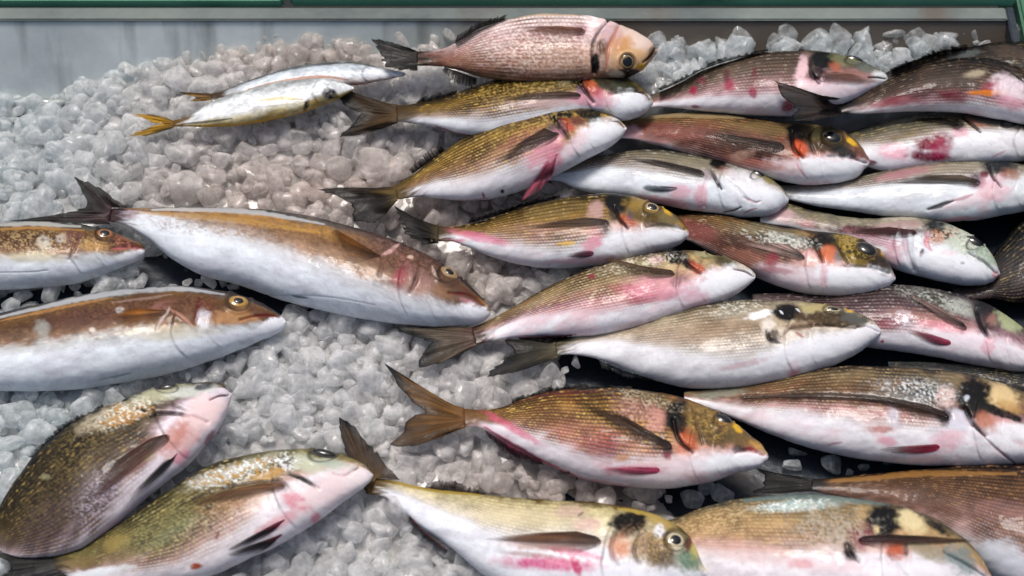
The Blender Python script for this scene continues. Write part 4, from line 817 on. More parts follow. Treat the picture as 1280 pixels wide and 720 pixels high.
fish(name='sea_bream', group=BR, label='sea bream at the back with red bars along its side, before the heaped ice', z=(.012, .02), th=.5,
     st=[(795, 122, 136), (820, 116, 134), (850, 103, 135), (880, 87, 138), (915, 75, 141), (955, 65, 144), (1000, 63, 144), (1035, 65, 138), (1062, 71, 128), (1085, 80, 117), (1101, 88, 108), (1107, 93, 103)],
     k=[(0, .6), (.3, .62), (.6, .6), (.8, .5), (1, .4)], pal=[(0, (60, 50, 44)), (.12, (120, 106, 90)), (.45, (136, 120, 104)), (.8, (180, 140, 144)), (1, (222, 190, 198)), (1.15, (232, 230, 235))], rows=.6, nr=20, gill=.68, fleck=.4, fc=(206, 196, 180), warm=.4,
     feats=[E(867, 113, 5, 6, 0, 'R', .85, .5), E(912, 106, 6, 8, 0, 'R', .8, .5), E(942, 115, 5, 7, 0, 'R', .8, .5), E(908, 95, 4, 7, 0, (120, 30, 60), .6), E(943, 92, 4, 7, 0, (130, 40, 60), .6), E(877, 101, 6, 5, 0, (150, 50, 80), .5), E(869, 133, 5, 2, 0, 'R', .7), E(1003, 86, 7, 16, 12, (226, 190, 196), .9), E(1029, 75, 15, 11, 5, 'K', 1, .35), E(1022, 92, 10, 9, 0, (50, 30, 44), .9), E(1055, 76, 18, 8, 18, (130, 132, 96), .9),
            E(1080, 84, 18, 6, 28, (120, 130, 120), .8), E(1068, 97, 28, 7, 8, (170, 120, 100), .6), E(1100, 95, 10, 7, 20, (216, 222, 222), .9), E(1018, 103, 12, 5, 10, 'R', .6), E(985, 132, 9, 9, 0, 'R', .8), E(1035, 110, 40, 8, 8, (236, 214, 222), .7), L_([(1012, 70), (1014, 90), (1024, 104)], 2.6, (50, 26, 40), .8, -2), E(1044, 84, 7, 6, 0, (196, 110, 80), .7), L_([(1086, 97), (1097, 97), (1107, 99)], 1.5, (110, 70, 76), .75, -1.6)],
     fins=[pect([(1026, 90), (1026, 104)], [(1045, 90), (1070, 93), (1090, 99), (1096, 103), (1070, 106), (1045, 106)], c=((110, 76, 80), (170, 124, 110), (190, 150, 140)), tip=.95, label='pale brown pectoral fin folded over the cheek'),
           dors([(825, 113), (850, 102), (880, 86), (920, 73), (960, 64)], [(822, 110), (848, 98), (878, 82), (918, 69), (960, 61)], c=((40, 34, 34), (34, 30, 32), (26, 24, 26)), z=.03)],
     eye=[dict(p=(1069, 75, 12), iris=(40, 40, 40), rim=(150, 150, 90), pr=.85, up=.1, asp=.4, rot=-14)])
fish(name='sea_bream', group=BR, label='reddish brown sea bream with dark gold face and orange gill, below the red barred one', z=(.008, .02), th=.5,
     st=[(768, 152, 172), (790, 149, 174), (820, 144, 181), (860, 141, 192), (900, 142, 204), (940, 147, 215), (975, 153, 225), (1010, 155, 230), (1040, 160, 229), (1062, 170, 225), (1076, 183, 219), (1082, 192, 211)],
     k=[(0, .8), (.4, .95), (.6, .8), (.75, .55), (1, .45)], pal=RUST, rows=.7, nr=20, gill=.68, fleck=.4, fc=(216, 160, 120), warm=.8,
     feats=[L_([(800, 147), (860, 143), (930, 147)], 4, (176, 156, 116), .7), E(960, 160, 36, 8, 8, (140, 118, 78), .8, rows=.4), E(850, 165, 50, 9, 6, (170, 76, 74), .5, rows=.7), E(920, 178, 44, 12, 8, (90, 60, 50), .7, .6), E(1000, 168, 16, 14, 20, 'K', .95, .35), E(1000, 187, 9, 11, -20, (214, 90, 50), 1, .4), E(1032, 172, 28, 14, 20, (96, 84, 52), .95, .4), E(1028, 184, 20, 8, 10, (84, 66, 40), .8), E(1020, 166, 6, 10, 0, (190, 170, 110), .6), E(1064, 178, 8, 3, 35, 'Y', .95),
            E(1055, 190, 16, 7, 20, (60, 62, 62), .9), L_([(990, 164), (992, 184), (1004, 198)], 2.6, (40, 24, 28), .8, -2.2), L_([(1018, 160), (1012, 174), (1018, 192)], 2, (50, 40, 30), .7, -1), L_([(1035, 196), (1060, 196), (1083, 204)], 2.2, (120, 110, 116), .7, -1.4), E(1035, 212, 50, 14, 0, 'W', .95), E(980, 210, 26, 10, 10, (228, 204, 206), .8), E(940, 204, 40, 6, 10, (200, 120, 100), .6), E(925, 196, 16, 6, -20, (210, 170, 150), .6), L_([(995, 200), (1000, 212), (1010, 222)], 1.6, 'P', .7), E(790, 165, 14, 8, 10, (236, 190, 196), .6)],
     fins=[pect([(978, 176), (970, 194)], [(950, 174), (910, 168), (884, 164), (880, 166), (910, 182), (926, 198), (950, 200)], c=((60, 40, 36), (92, 62, 50), (120, 84, 66)), tip=.9)],
     eye=[dict(p=(1040, 172, 12), iris=(60, 48, 34), rim=(150, 130, 70), pr=.85, up=.25, asp=.8, rot=-20)])
fish(name='sea_bream', group=BR, label='sea bream with iridescent black and gold face and yellow brow above a white throat', z=(.006, .024), th=.52,
     st=[(838, 270, 292), (865, 267, 303), (900, 269, 322), (940, 277, 343), (975, 284, 357), (1010, 288, 366), (1045, 291, 369), (1075, 298, 368), (1097, 311, 364), (1110, 327, 359), (1117, 342, 352)],
     k=[(0, .9), (.3, .95), (.5, .7), (.65, .5), (1, .45)], pal=RUST, rows=.8, nr=20, sp=4.6, gill=.55, fleck=.6, fc=(226, 196, 160), warm=.7,
     feats=[E(870, 288, 26, 12, 20, (176, 84, 84), .6, rows=.6), E(960, 290, 46, 8, 8, (150, 146, 116), .8, .6, rows=.6), E(985, 300, 30, 7, 10, (190, 194, 186), .7, .6), E(930, 305, 40, 10, 10, (96, 66, 54), .7, .6, rows=.5), E(940, 325, 34, 9, 18, (190, 130, 110), .7, rows=.4), E(1028, 301, 22, 13, 0, (30, 30, 30), .95, .4), E(1035, 318, 12, 10, 10, (216, 120, 80), .9, .5), E(1048, 322, 5, 6, 0, (120, 130, 160), .8), E(1072, 310, 30, 19, 22, (96, 84, 40), .95, .35), E(1062, 302, 14, 8, 10, (176, 150, 84), .8, .6), E(1068, 326, 20, 6, 18, (150, 126, 50), .8),
            E(1108, 318, 5, 9, -40, 'Y', .95), E(1102, 332, 14, 12, 45, (60, 62, 52), .9), L_([(1016, 296), (1022, 312), (1028, 328)], 2.6, (30, 24, 30), .8, -2), L_([(1046, 296), (1050, 312), (1060, 330)], 2, (40, 36, 24), .7, -1.2), L_([(1055, 333), (1085, 334), (1112, 342)], 2, (110, 110, 100), .6, -1.4), E(1060, 350, 60, 14, 0, 'W', .95), E(985, 345, 40, 12, 10, (230, 214, 220), .8), E(965, 326, 8, 12, 10, 'R', .5), E(970, 338, 24, 4, 5, 'R', .5), E(1010, 322, 12, 9, 0, (222, 180, 176), .8), E(1030, 345, 5, 16, 0, 'P', .5), E(950, 342, 18, 5, 10, (120, 90, 110), .5), S_(975, 300, 50, 9, 10, (214, 216, 206), (70, 66, 54), .8), S_(1068, 308, 26, 15, 20, (190, 160, 70), (24, 22, 20), .8)],
     fins=[pect([(1004, 316), (1000, 328)], [(985, 305), (955, 303), (930, 304), (928, 306), (950, 312), (980, 322)], c=((60, 50, 56), (190, 160, 150), (150, 130, 120)), tip=.95, label='thin pale edged pectoral fin')],
     eye=[dict(p=(1083, 312, 13), iris=(60, 52, 30), rim=(120, 100, 50), pr=.86, up=.25, asp=.8, rot=-30)])

# --- right side
fish(name='sea_bream', group=BR, label='dark sea bream with an orange streak, its black pointed tail over the red barred one', z=(.024, .026), th=.5,
     st=[(1045, 124, 142), (1070, 118, 143), (1100, 103, 141), (1130, 89, 139), (1165, 77, 139), (1205, 72, 141), (1245, 74, 147), (1285, 88, 155), (1320, 105, 160), (1345, 122, 155), (1354, 134, 145)],
     k=[(0, .7), (.3, .8), (.6, .72), (1, .5)], pal=[(0, (36, 30, 28)), (.12, (92, 76, 60)), (.45, (112, 90, 76)), (.8, (140, 104, 106)), (1, (216, 186, 194)), (1.15, (230, 230, 235))], rows=.75, nr=18, gill=.8, fleck=.4, fc=(190, 170, 140), warm=.3,
     feats=[E(1120, 127, 26, 6, -8, 'R', .7, .6, rows=.6), E(1150, 115, 16, 6, -10, (96, 30, 50), .6, rows=.5), E(1193, 120, 16, 7, 10, (140, 20, 50), .75, .6, rows=.3), E(1190, 98, 28, 12, 0, (78, 68, 58), .7), E(1243, 110, 14, 9, -15, 'R', .75, .5), E(1238, 116, 24, 3.5, 0, (226, 130, 40), .95, .4), E(1220, 92, 12, 4, -10, (190, 176, 150), .7, .7), E(1262, 112, 22, 16, 30, (230, 214, 222), .8), E(1262, 128, 20, 8, 15, (226, 150, 170), .6), L_([(1230, 78), (1258, 84), (1280, 100)], 3, (36, 30, 30), .7, -1.5)],
     fins=[tail([(1052, 123), (1052, 133), (1052, 143)], [(1046, 122), (1020, 118), (990, 107), (965, 100), (975, 114), (984, 126), (996, 136), (986, 146), (990, 151), (1015, 152), (1048, 144)], c=((34, 28, 28), (64, 44, 32), (16, 14, 18)), z=.058, drop=.45, tip=.8, label='black pointed tail lying over the neighbour')],
     eye=[])
fish(name='sea_bream', group=BR, label='shadowy dark sea bream furthest back in the top right corner', z=(.012, .014), th=.45,
     st=[(1105, 92, 102), (1135, 78, 102), (1170, 66, 100), (1210, 58, 102), (1250, 52, 104), (1290, 50, 110), (1330, 60, 115), (1360, 80, 105)],
     k=[(0, 1), (1, 1)], pal=DUSK, rows=.5, nr=16, gill=.9, fleck=.2, feats=[E(1265, 66, 26, 8, 10, (100, 84, 70), .7), E(1205, 68, 20, 4, -10, (120, 130, 130), .5)], fins=[dors([(1115, 90), (1160, 70), (1210, 58)], [(1112, 86), (1158, 66), (1208, 55)], z=.03)], eye=[])
fish(name='sea_bream', group=BR, label='sea bream with a large crimson wound on its side at the right edge', z=(.008, .012), th=.5,
     st=[(1040, 170, 192), (1065, 164, 202), (1090, 156, 210), (1120, 148, 214), (1160, 142, 210), (1200, 141, 206), (1240, 145, 204), (1280, 152, 202), (1315, 163, 198), (1335, 172, 190), (1341, 179, 184)],
     k=[(0, .5), (.3, .45), (.6, .3), (1, .3)], pal=[(0, (50, 54, 50)), (.2, (110, 112, 98)), (.5, (140, 136, 116)), (.8, (186, 176, 166)), (1.1, (228, 230, 235))], rows=.45, nr=18, gill=.7, fleck=.4, met=.6,
     feats=[E(1165, 178, 24, 9, -14, 'H', .9, .5), E(1160, 196, 28, 6, 4, (140, 16, 60), .9, .5), E(1175, 187, 14, 14, 0, (190, 40, 90), .7), E(1120, 190, 18, 10, 0, (232, 160, 180), .7), E(1125, 172, 22, 4, -14, (130, 110, 66), .7, .8), E(1091, 203, 5, 3, 0, (130, 30, 60), .8), E(1200, 165, 10, 6, 0, 'P', .6), E(1222, 153, 14, 5, 25, (176, 110, 84), .7, .7), E(1240, 150, 26, 6, 10, (96, 100, 96), .8), E(1196, 156, 9, 6, 20, (30, 28, 30), .9), L_([(1205, 146), (1216, 156), (1226, 164)], 2.5, (50, 40, 40), .8, -2), L_([(1240, 197), (1250, 192), (1258, 188)], 1.4, 'P', .7)],
     fins=[pect([(1197, 152), (1192, 160)], [(1175, 147), (1150, 148), (1140, 150), (1160, 154), (1180, 160)], c=((40, 34, 34), (64, 54, 48), (80, 70, 60)), tip=.95)],
     eye=[dict(p=(1262, 154, 10), iris=(40, 40, 44), rim=(90, 90, 90), pr=.85, up=.1, asp=.5, rot=-15)])
fish(name='sea_bream', group=BR, label='long white bellied sea bream with faint grey rows, beneath the crimson marked one at right', z=(.008, .016), th=.5,
     st=[(945, 232, 242), (985, 231, 249), (1020, 228, 257), (1060, 223, 263), (1100, 215, 269), (1140, 206, 273), (1180, 201, 277), (1220, 200, 275), (1260, 202, 268), (1300, 210, 260), (1325, 222, 252), (1334, 232, 242)],
     k=[(0, .5), (.3, .3), (.6, .3), (1, .3)], pal=GREY, rows=.5, nr=20, gill=.7, fleck=.3, fc=(226, 230, 232), met=.5,
     feats=[E(980, 240, 24, 8, 0, (110, 110, 106), .7), E(1130, 217, 36, 5, -12, (190, 130, 140), .7, .6), E(1190, 210, 30, 6, -4, (176, 166, 146), .7, rows=.4), E(1150, 240, 60, 6, -6, (196, 190, 184), .5, rows=1), E(1250, 208, 22, 12, 5, (50, 56, 62), .95, .5), E(1262, 220, 12, 7, 0, (176, 120, 96), .7, .7), E(1222, 226, 9, 9, 0, (110, 80, 100), .8), E(1230, 218, 5, 4, 0, (120, 10, 40), .9), E(1234, 244, 8, 5, 20, (140, 14, 50), .9, .6), E(1240, 236, 20, 16, 0, 'P', .55), E(1215, 250, 40, 8, -15, (232, 206, 212), .6), L_([(1160, 262), (1175, 257), (1192, 251)], 3, (50, 48, 58), .9, -.8), L_([(1192, 251), (1206, 247), (1216, 243)], 2, (190, 140, 150), .7),
            L_([(1236, 206), (1242, 222), (1252, 234)], 2, (60, 40, 50), .8, -2), E(1200, 274, 30, 3, -4, 'P', .7), E(1230, 262, 8, 8, 0, (232, 206, 214), .6)],
     fins=[pect([(1222, 222), (1220, 236)], [(1200, 219), (1160, 219), (1110, 226), (1102, 229), (1150, 226), (1195, 232)], c=((84, 66, 60), (120, 104, 90), (50, 46, 44)), tip=.95)],
     eye=[])
fish(name='sea_bream', group=BR, label='sea bream with pale greenish blunt head and small red nick on its white cheek', z=(.006, .016), th=.5,
     st=[(950, 252, 278), (985, 254, 284), (1015, 263, 293), (1050, 270, 302), (1085, 273, 318), (1115, 271, 334), (1145, 272, 344), (1175, 277, 351), (1205, 289, 356), (1228, 306, 356), (1242, 324, 352), (1248, 337, 345)],
     k=[(0, .9), (.3, .8), (.5, .3), (1, .3)], pal=GREY, rows=.45, nr=18, gill=.5, fleck=.4, met=.5,
     feats=[E(975, 268, 20, 10, 10, (226, 180, 190), .6, rows=.3), E(1008, 280, 12, 5, 10, 'R', .55, .6), E(1090, 288, 60, 6, 3, (84, 50, 50), .9, .5), E(1098, 300, 36, 8, 15, (176, 40, 80), .8, .6, rows=.4), E(1125, 282, 30, 6, -4, (190, 150, 150), .5), E(1125, 272, 24, 3, 0, (200, 190, 170), .6), E(1172, 283, 17, 8, 5, (36, 40, 44), .95, .4), E(1178, 296, 20, 7, -15, (200, 120, 70), .85, .8, rows=.3), E(1200, 300, 26, 16, 30, (190, 200, 184), .9, .5), E(1235, 318, 15, 18, -30, (170, 190, 172), .9), E(1243, 318, 3, 8, -25, (206, 200, 120), .7), E(1152, 317, 2.5, 5, 15, (110, 10, 30), 1, .4), L_([(1160, 290), (1158, 305), (1164, 314)], 3, 'P', .8, -1),
            L_([(1130, 290), (1134, 316), (1142, 338)], 4, (200, 170, 184), .6, -2), E(1185, 316, 10, 4, 0, 'P', .6), E(1190, 334, 50, 18, 10, (228, 230, 236), .8), L_([(1212, 316), (1232, 328), (1246, 342)], 2, (120, 120, 130), .7, -1.6), E(1245, 345, 5, 5, 0, 'P', .7), E(1203, 329, 3, 2, 0, (150, 150, 160), .6), E(1115, 320, 14, 16, 0, 'P', .5), S_(1178, 294, 24, 9, -12, (206, 130, 80), (30, 32, 36), .8), S_(1215, 305, 26, 16, 30, (216, 222, 206), (130, 140, 124), .5)],
     fins=[pect([(1144, 286), (1138, 298)], [(1110, 284), (1070, 287), (1052, 290), (1070, 294), (1110, 300)], c=((110, 64, 66), (110, 60, 54), (120, 60, 60)), tip=.95)],
     eye=[dict(p=(1220, 303, 12), iris=(24, 24, 28), rim=(60, 60, 60), pr=.88, up=.1, asp=.55, rot=-32)])
fish(name='sea_bream', group=BR, label='dim grey scaled sea bream, only its slanting flank showing at the right edge', z=(.0, .006), th=.4,
     st=[(1190, 362, 1200, 374), (1225, 338, 1240, 374), (1250, 305, 1275, 378), (1280, 275, 1320, 372), (1320, 262, 1360, 355), (1360, 270, 1380, 320)],
     k=[(0, 1.2), (1, 1.2)], pal=[(0, (60, 66, 68)), (.3, (84, 80, 84)), (1, (120, 104, 112)), (1.3, (150, 140, 146))], rows=.95, nr=18, sp=5, gill=.95, fleck=.4, feats=[], fins=[], eye=[])
fish(name='sea_bream', group=BR, label='mauve scaled sea bream with a long folded pectoral fin, behind the pale plump one', z=(.006, .014), th=.5,
     st=[(940, 368, 394), (985, 366, 407), (1030, 364, 421), (1070, 359, 431), (1110, 355, 437), (1150, 358, 442), (1190, 366, 450), (1230, 379, 457), (1262, 398, 463), (1290, 420, 464), (1308, 440, 460)],
     k=[(0, .8), (.4, .66), (.65, .55), (1, .45)], pal=MAUVE, rows=.85, nr=19, sp=5, gill=.72, fleck=.6, fc=(206, 190, 190), warm=.2,
     feats=[E(1165, 372, 40, 9, 16, (120, 122, 112), .8, .6, rows=.5), E(1130, 398, 10, 8, 20, (206, 200, 210), .8, .7), E(1110, 406, 16, 7, 0, 'R', .55, rows=.5), E(1170, 400, 50, 9, 10, (190, 140, 130), .5), E(1200, 385, 20, 9, 20, (176, 180, 172), .8), E(1232, 388, 16, 12, 30, (50, 54, 58), .95, .5), E(1234, 405, 12, 14, 20, (90, 70, 72), .9, .6), E(1240, 400, 6, 8, 0, (176, 130, 120), .7), E(1262, 402, 18, 12, 40, (180, 190, 150), .9), L_([(1220, 386), (1226, 406), (1236, 424)], 3, (40, 30, 34), .9, -2.2), E(1200, 425, 60, 12, 12, (232, 220, 228), .75), E(1180, 408, 34, 6, 10, (230, 150, 165), .6), E(1103, 427, 3, 2, 0, 'R', .9), E(1235, 432, 8, 12, 0, 'P', .5), S_(1165, 374, 46, 10, 16, (190, 196, 186), (60, 60, 60), .7), S_(1130, 400, 16, 10, 0, (226, 222, 230), (150, 120, 130), .7)],
     fins=[pect([(1205, 402), (1204, 416)], [(1180, 388), (1150, 372), (1130, 364), (1128, 366), (1146, 378), (1186, 406)], c=((50, 40, 46), (170, 140, 132), (110, 90, 84)), tip=.95, lift2=.004, label='long pale edged pectoral fin'), pelv([(1188, 424), (1182, 433)], [(1160, 416), (1134, 411), (1130, 412), (1150, 424), (1170, 432)], c=((200, 80, 110), (170, 70, 100), (190, 130, 100)))],
     eye=[])
fish(name='sea_bream', group=BR, label='big sea bream at right with crimson pelvic fin and black blotch before a cream cheek', z=(.01, .02), th=.5,
     st=[(855, 490, 500), (885, 487, 510), (920, 481, 524), (960, 473, 541), (1000, 464, 555), (1045, 459, 567), (1090, 457, 575), (1140, 460, 580), (1190, 465, 582), (1235, 474, 583), (1275, 488, 580), (1310, 510, 575), (1329, 530, 562)],
     k=[(0, .6), (.3, .5), (.6, .56), (.8, .5), (1, .4)], pal=[(0, (90, 78, 60)), (.12, (150, 134, 100)), (.4, (160, 128, 92)), (.75, (150, 110, 90)), (.95, (214, 180, 180)), (1.12, (230, 229, 234))], rows=.75, nr=26, sp=4.8, gill=.7, fleck=.5, fc=(220, 196, 150), warm=.5,
     feats=[L_([(930, 496), (1000, 494), (1080, 497), (1140, 506), (1185, 520)], 5, (56, 38, 34), .8, -1.4), E(900, 492, 30, 5, -5, (176, 190, 176), .5, rows=.5), E(1150, 490, 44, 14, 5, (150, 156, 156), .8, .9, rows=.2), E(1120, 482, 26, 8, 0, (170, 120, 60), .4, rows=.5), E(1182, 496, 12, 12, 30, (214, 184, 176), .85), E(1219, 499, 20, 25, -10, 'K', 1, .3), E(1208, 498, 3, 4, 30, (200, 210, 220), .9), E(1253, 496, 18, 14, 35, (222, 196, 146), .95, .4), E(1262, 510, 16, 7, 30, (200, 160, 100), .7), E(1232, 528, 12, 12, 20, (200, 130, 104), .85, .7),
            E(1248, 516, 30, 5, 20, 'K', .9, .4), L_([(1207, 510), (1216, 530), (1232, 545)], 3, (50, 36, 44), .9, -2.4), E(1195, 525, 16, 12, 20, (196, 200, 216), .7), E(1180, 520, 9, 12, 0, (60, 44, 52), .85), L_([(1225, 540), (1240, 556), (1268, 580)], 1.8, (150, 110, 124), .7, -1), E(1050, 515, 60, 8, 5, (190, 120, 120), .5, rows=.8), E(1100, 530, 26, 12, 0, (196, 140, 130), .5, rows=.6), E(1117, 522, 8, 14, 0, (196, 200, 214), .6), E(1102, 537, 14, 4, 0, (190, 90, 70), .6), E(1010, 540, 70, 8, 14, (232, 224, 230), .6), E(1110, 552, 10, 6, 0, 'P', .7), E(1185, 550, 20, 12, 0, 'P', .5), L_([(1035, 556), (1052, 553)], 1.6, 'R', .6), S_(1148, 490, 50, 16, 6, (214, 220, 222), (60, 62, 62), .85)],
     fins=[pelv([(1172, 553), (1168, 566)], [(1150, 556), (1120, 557), (1100, 561), (1098, 562), (1120, 567), (1150, 568)], c=((206, 70, 100), (196, 50, 84), (110, 20, 50)), label='crimson pelvic fin'), pect([(1184, 514), (1178, 530)], [(1160, 506), (1110, 496), (1060, 493), (1058, 495), (1100, 504), (1150, 524)], c=((64, 46, 44), (96, 68, 56), (60, 44, 38)), tip=.95)],
     eye=[])
fish(name='sea_bream', group=BR, label='blackish sea bream tucked behind the cream cheeked one at the right edge', z=(.0, .004), th=.4,
     st=[(1110, 452, 464), (1150, 452, 468), (1200, 455, 477), (1250, 458, 488), (1290, 463, 498), (1330, 475, 500)],
     k=[(0, 1), (1, 1)], pal=[(0, (90, 96, 98)), (.25, (60, 64, 70)), (1, (44, 46, 54)), (1.3, (60, 60, 66))], rows=.4, nr=12, gill=.9, fleck=.2, feats=[], fins=[], eye=[])
fish(name='sea_bream', group=BR, label='brown fine scaled sea bream entering from the lower right with a black tail', z=(.006, .012), th=.5,
     st=[(1005, 599, 612), (1035, 598, 618), (1075, 594, 626), (1115, 590, 640), (1155, 586, 660), (1200, 583, 690), (1250, 581, 725), (1300, 583, 745), (1350, 592, 750), (1400, 610, 740)],
     k=[(0, 1.2), (.3, .9), (.5, .72), (1, .6)], pal=BROWN, rows=.85, nr=30, sp=4.6, gill=.9, fleck=.5, fc=(206, 160, 110),
     feats=[L_([(1020, 602), (1080, 599), (1150, 592), (1270, 592)], 4, (186, 136, 74), .55), E(1150, 625, 60, 12, 12, (120, 84, 78), .4, rows=.6), E(1260, 640, 50, 14, 5, (170, 124, 128), .4, rows=.6), E(1250, 695, 40, 20, 10, (206, 214, 224), .7)],
     fins=[tail([(1016, 598), (1016, 605), (1016, 613)], [(1010, 597), (975, 592), (945, 585), (955, 596), (952, 606), (940, 616), (975, 617), (1012, 614)], c=((30, 24, 20), (14, 13, 14), (10, 10, 12)), z=.008, label='nearly black tail fin')], eye=[])
fish(name='sea_bream', group=BR, label='tan gold sea bream at the bottom edge with teal sheen and red stained gill', z=(.014, .03), th=.5,
     st=[(812, 658, 802, 690), (850, 645, 845, 715), (885, 632, 885, 738), (930, 622, 930, 755), (980, 618, 985, 765), (1030, 619, 1035, 770), (1080, 625, 1085, 770), (1125, 634, 1130, 765), (1165, 648, 1170, 758), (1200, 670, 1203, 750), (1225, 694, 1225, 742), (1237, 714, 1235, 730)],
     k=[(0, .5), (.4, .5), (.65, .42), (1, .4)], pal=[(0, (100, 96, 80)), (.1, (150, 132, 96)), (.4, (196, 166, 118)), (.75, (196, 160, 124)), (.95, (216, 186, 178)), (1.12, (230, 226, 231))], rows=.4, nr=30, sp=5, gill=.62, fleck=.5, fc=(236, 214, 160), met=.7,
     feats=[E(1000, 632, 46, 6, -4, (196, 214, 210), .75, .7), L_([(930, 625), (990, 621), (1060, 624), (1110, 632)], 5, (120, 150, 150), .6), E(1030, 650, 30, 16, 0, (150, 136, 104), .5, .8), E(1050, 668, 34, 16, 0, (176, 164, 150), .5, .9), E(1104, 652, 21, 20, 0, 'K', 1, .3), E(1095, 662, 4, 5, 0, (220, 200, 150), .9), E(1140, 652, 18, 13, 30, (222, 206, 160), .95), E(1172, 660, 20, 6, 30, (26, 30, 36), .9), E(1078, 672, 14, 14, 30, (150, 60, 80), .8, .6), E(1062, 690, 8, 12, -20, (60, 34, 40), .9), L_([(1058, 680), (1064, 694), (1074, 702)], 3, (40, 20, 26), .9, -2),
            E(1120, 690, 16, 13, 10, (204, 100, 66), .9, .5), E(1132, 688, 3, 8, 0, (90, 40, 60), .8), E(1160, 690, 30, 10, 15, (160, 150, 120), .8), L_([(1112, 696), (1124, 710), (1134, 722)], 3, (160, 50, 80), .7, -1), E(1200, 700, 26, 14, 45, (130, 150, 150), .8), L_([(1180, 690), (1210, 706), (1236, 722)], 2.5, (60, 90, 100), .7, -1.4), E(930, 690, 60, 12, 8, (220, 170, 160), .5, rows=.4), E(1030, 705, 60, 10, 5, (226, 206, 212), .7), E(1000, 705, 16, 5, 0, (222, 150, 160), .6), E(1140, 714, 50, 14, 5, (230, 228, 234), .8), E(880, 650, 36, 8, -18, (176, 140, 90), .5), S_(1040, 660, 60, 24, 0, (190, 186, 176), (110, 90, 66), .6), S_(990, 632, 50, 8, -4, (232, 240, 238), (150, 180, 180), .8), S_(900, 650, 50, 16, -15, (226, 200, 150), (150, 120, 84), .5)],
     fins=[pect([(1078, 668), (1078, 684)], [(1110, 668), (1160, 670), (1215, 674), (1236, 677), (1200, 679), (1150, 680), (1100, 686)], c=((90, 44, 54), (84, 60, 52), (96, 80, 70)), tip=.95, lift2=.004, label='dark brown pectoral fin swept over the face')],
     eye=[])
EXPO = 0.68
for i_, f_ in enumerate(FISH):
    build_fish(f_, i_)

# ------------------------------------------------------------------ crushed ice


def inside(px, poly):
    x, y = px[:, 0], px[:, 1]; c = np.zeros(len(px), bool)
    xj, yj = poly[-1]
    for xi, yi in poly:
        if abs(yj - yi) > 1e-9:
            m = ((yi > y) != (yj > y)) & (x < (xj - xi) * (y - yi) / (yj - yi) + xi); c ^= m
        xj, yj = xi, yi
    return c


def ico(sub):
    import bmesh
    bm = bmesh.new(); bmesh.ops.create_icosphere(bm, subdivisions=sub, radius=1)
    V = np.array([v.co[:] for v in bm.verts]); F = np.array([[v.index for v in f.verts] for f in bm.faces]); bm.free()
    return V, F


def lump_shapes(n, seed, seg=2):
    """chipped pieces: convex hulls of a few points with worn edges"""
    import bmesh
    r_ = np.random.default_rng(seed); out = []
    for k in range(n):
        bm = bmesh.new()
        kind = r_.random()
        m = r_.integers(12, 20)
        p = r_.normal(size=(m, 3)); p /= np.linalg.norm(p, axis=1)[:, None]
        if kind < .45:      # blocky broken cube
            p = np.sign(p) * np.abs(p) ** .45 * .8
        p *= r_.uniform([.95, .75, .6], [1.25, 1.05, .95])
        for q in p: bm.verts.new(q)
        r = bmesh.ops.convex_hull(bm, input=bm.verts[:])
        bmesh.ops.delete(bm, geom=[v for v in bm.verts if not v.link_faces], context='VERTS')
        bmesh.ops.dissolve_limit(bm, angle_limit=.3, verts=bm.verts[:], edges=bm.edges[:])
        bmesh.ops.bevel(bm, geom=bm.edges[:], offset=.19, segments=seg, affect='EDGES', clamp_overlap=True, profile=.5)
        bmesh.ops.triangulate(bm, faces=bm.faces[:])
        for _ in range(3): bmesh.ops.smooth_vert(bm, verts=bm.verts[:], factor=.5, use_axis_x=True, use_axis_y=True, use_axis_z=True)
        bmesh.ops.recalc_face_normals(bm, faces=bm.faces[:])
        bm.verts.index_update()
        V = np.array([v.co[:] for v in bm.verts]); F = np.array([[v.index for v in f.verts] for f in bm.faces]); bm.free()
        out.append((V, F))
    return out


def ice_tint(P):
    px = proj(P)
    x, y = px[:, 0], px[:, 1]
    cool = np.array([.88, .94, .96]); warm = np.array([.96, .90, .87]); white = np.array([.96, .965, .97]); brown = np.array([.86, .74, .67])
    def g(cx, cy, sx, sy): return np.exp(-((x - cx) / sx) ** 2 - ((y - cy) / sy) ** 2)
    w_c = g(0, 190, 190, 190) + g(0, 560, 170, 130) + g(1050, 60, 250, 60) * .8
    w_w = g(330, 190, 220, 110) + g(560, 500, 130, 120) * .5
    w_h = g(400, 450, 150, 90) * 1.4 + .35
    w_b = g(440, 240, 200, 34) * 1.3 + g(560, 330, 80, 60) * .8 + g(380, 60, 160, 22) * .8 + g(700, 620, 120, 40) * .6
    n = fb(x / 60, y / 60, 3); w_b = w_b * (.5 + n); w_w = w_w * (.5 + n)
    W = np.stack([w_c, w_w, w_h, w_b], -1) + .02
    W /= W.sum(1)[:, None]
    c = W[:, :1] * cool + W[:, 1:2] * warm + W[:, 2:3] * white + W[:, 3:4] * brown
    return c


def liner_mask(px):
    """1 where ice is heaped, 0 where the bare dark tray shows between the fish"""
    x, y = px[:, 0], px[:, 1]
    lx = np.interp(y, [0, 118, 135, 200, 300, 400, 470, 560, 640, 720], [3000, 3000, 790, 770, 765, 700, 700, 780, 850, 830])
    def g(cx, cy, sx, sy): return np.exp(-((x - cx) / sx) ** 2 - ((y - cy) / sy) ** 2)
    thin = 1 - np.clip(1.0 * g(215, 330, 110, 26) + .9 * g(345, 375, 80, 22) + .8 * g(60, 368, 90, 16) + .35 * g(560, 340, 90, 60) + .45 * g(740, 620, 150, 26), 0, .92)
    return (1 - sst(-25, 25, x - lx + (fb(x / 30, y / 30, 8) - .5) * 50)) * thin


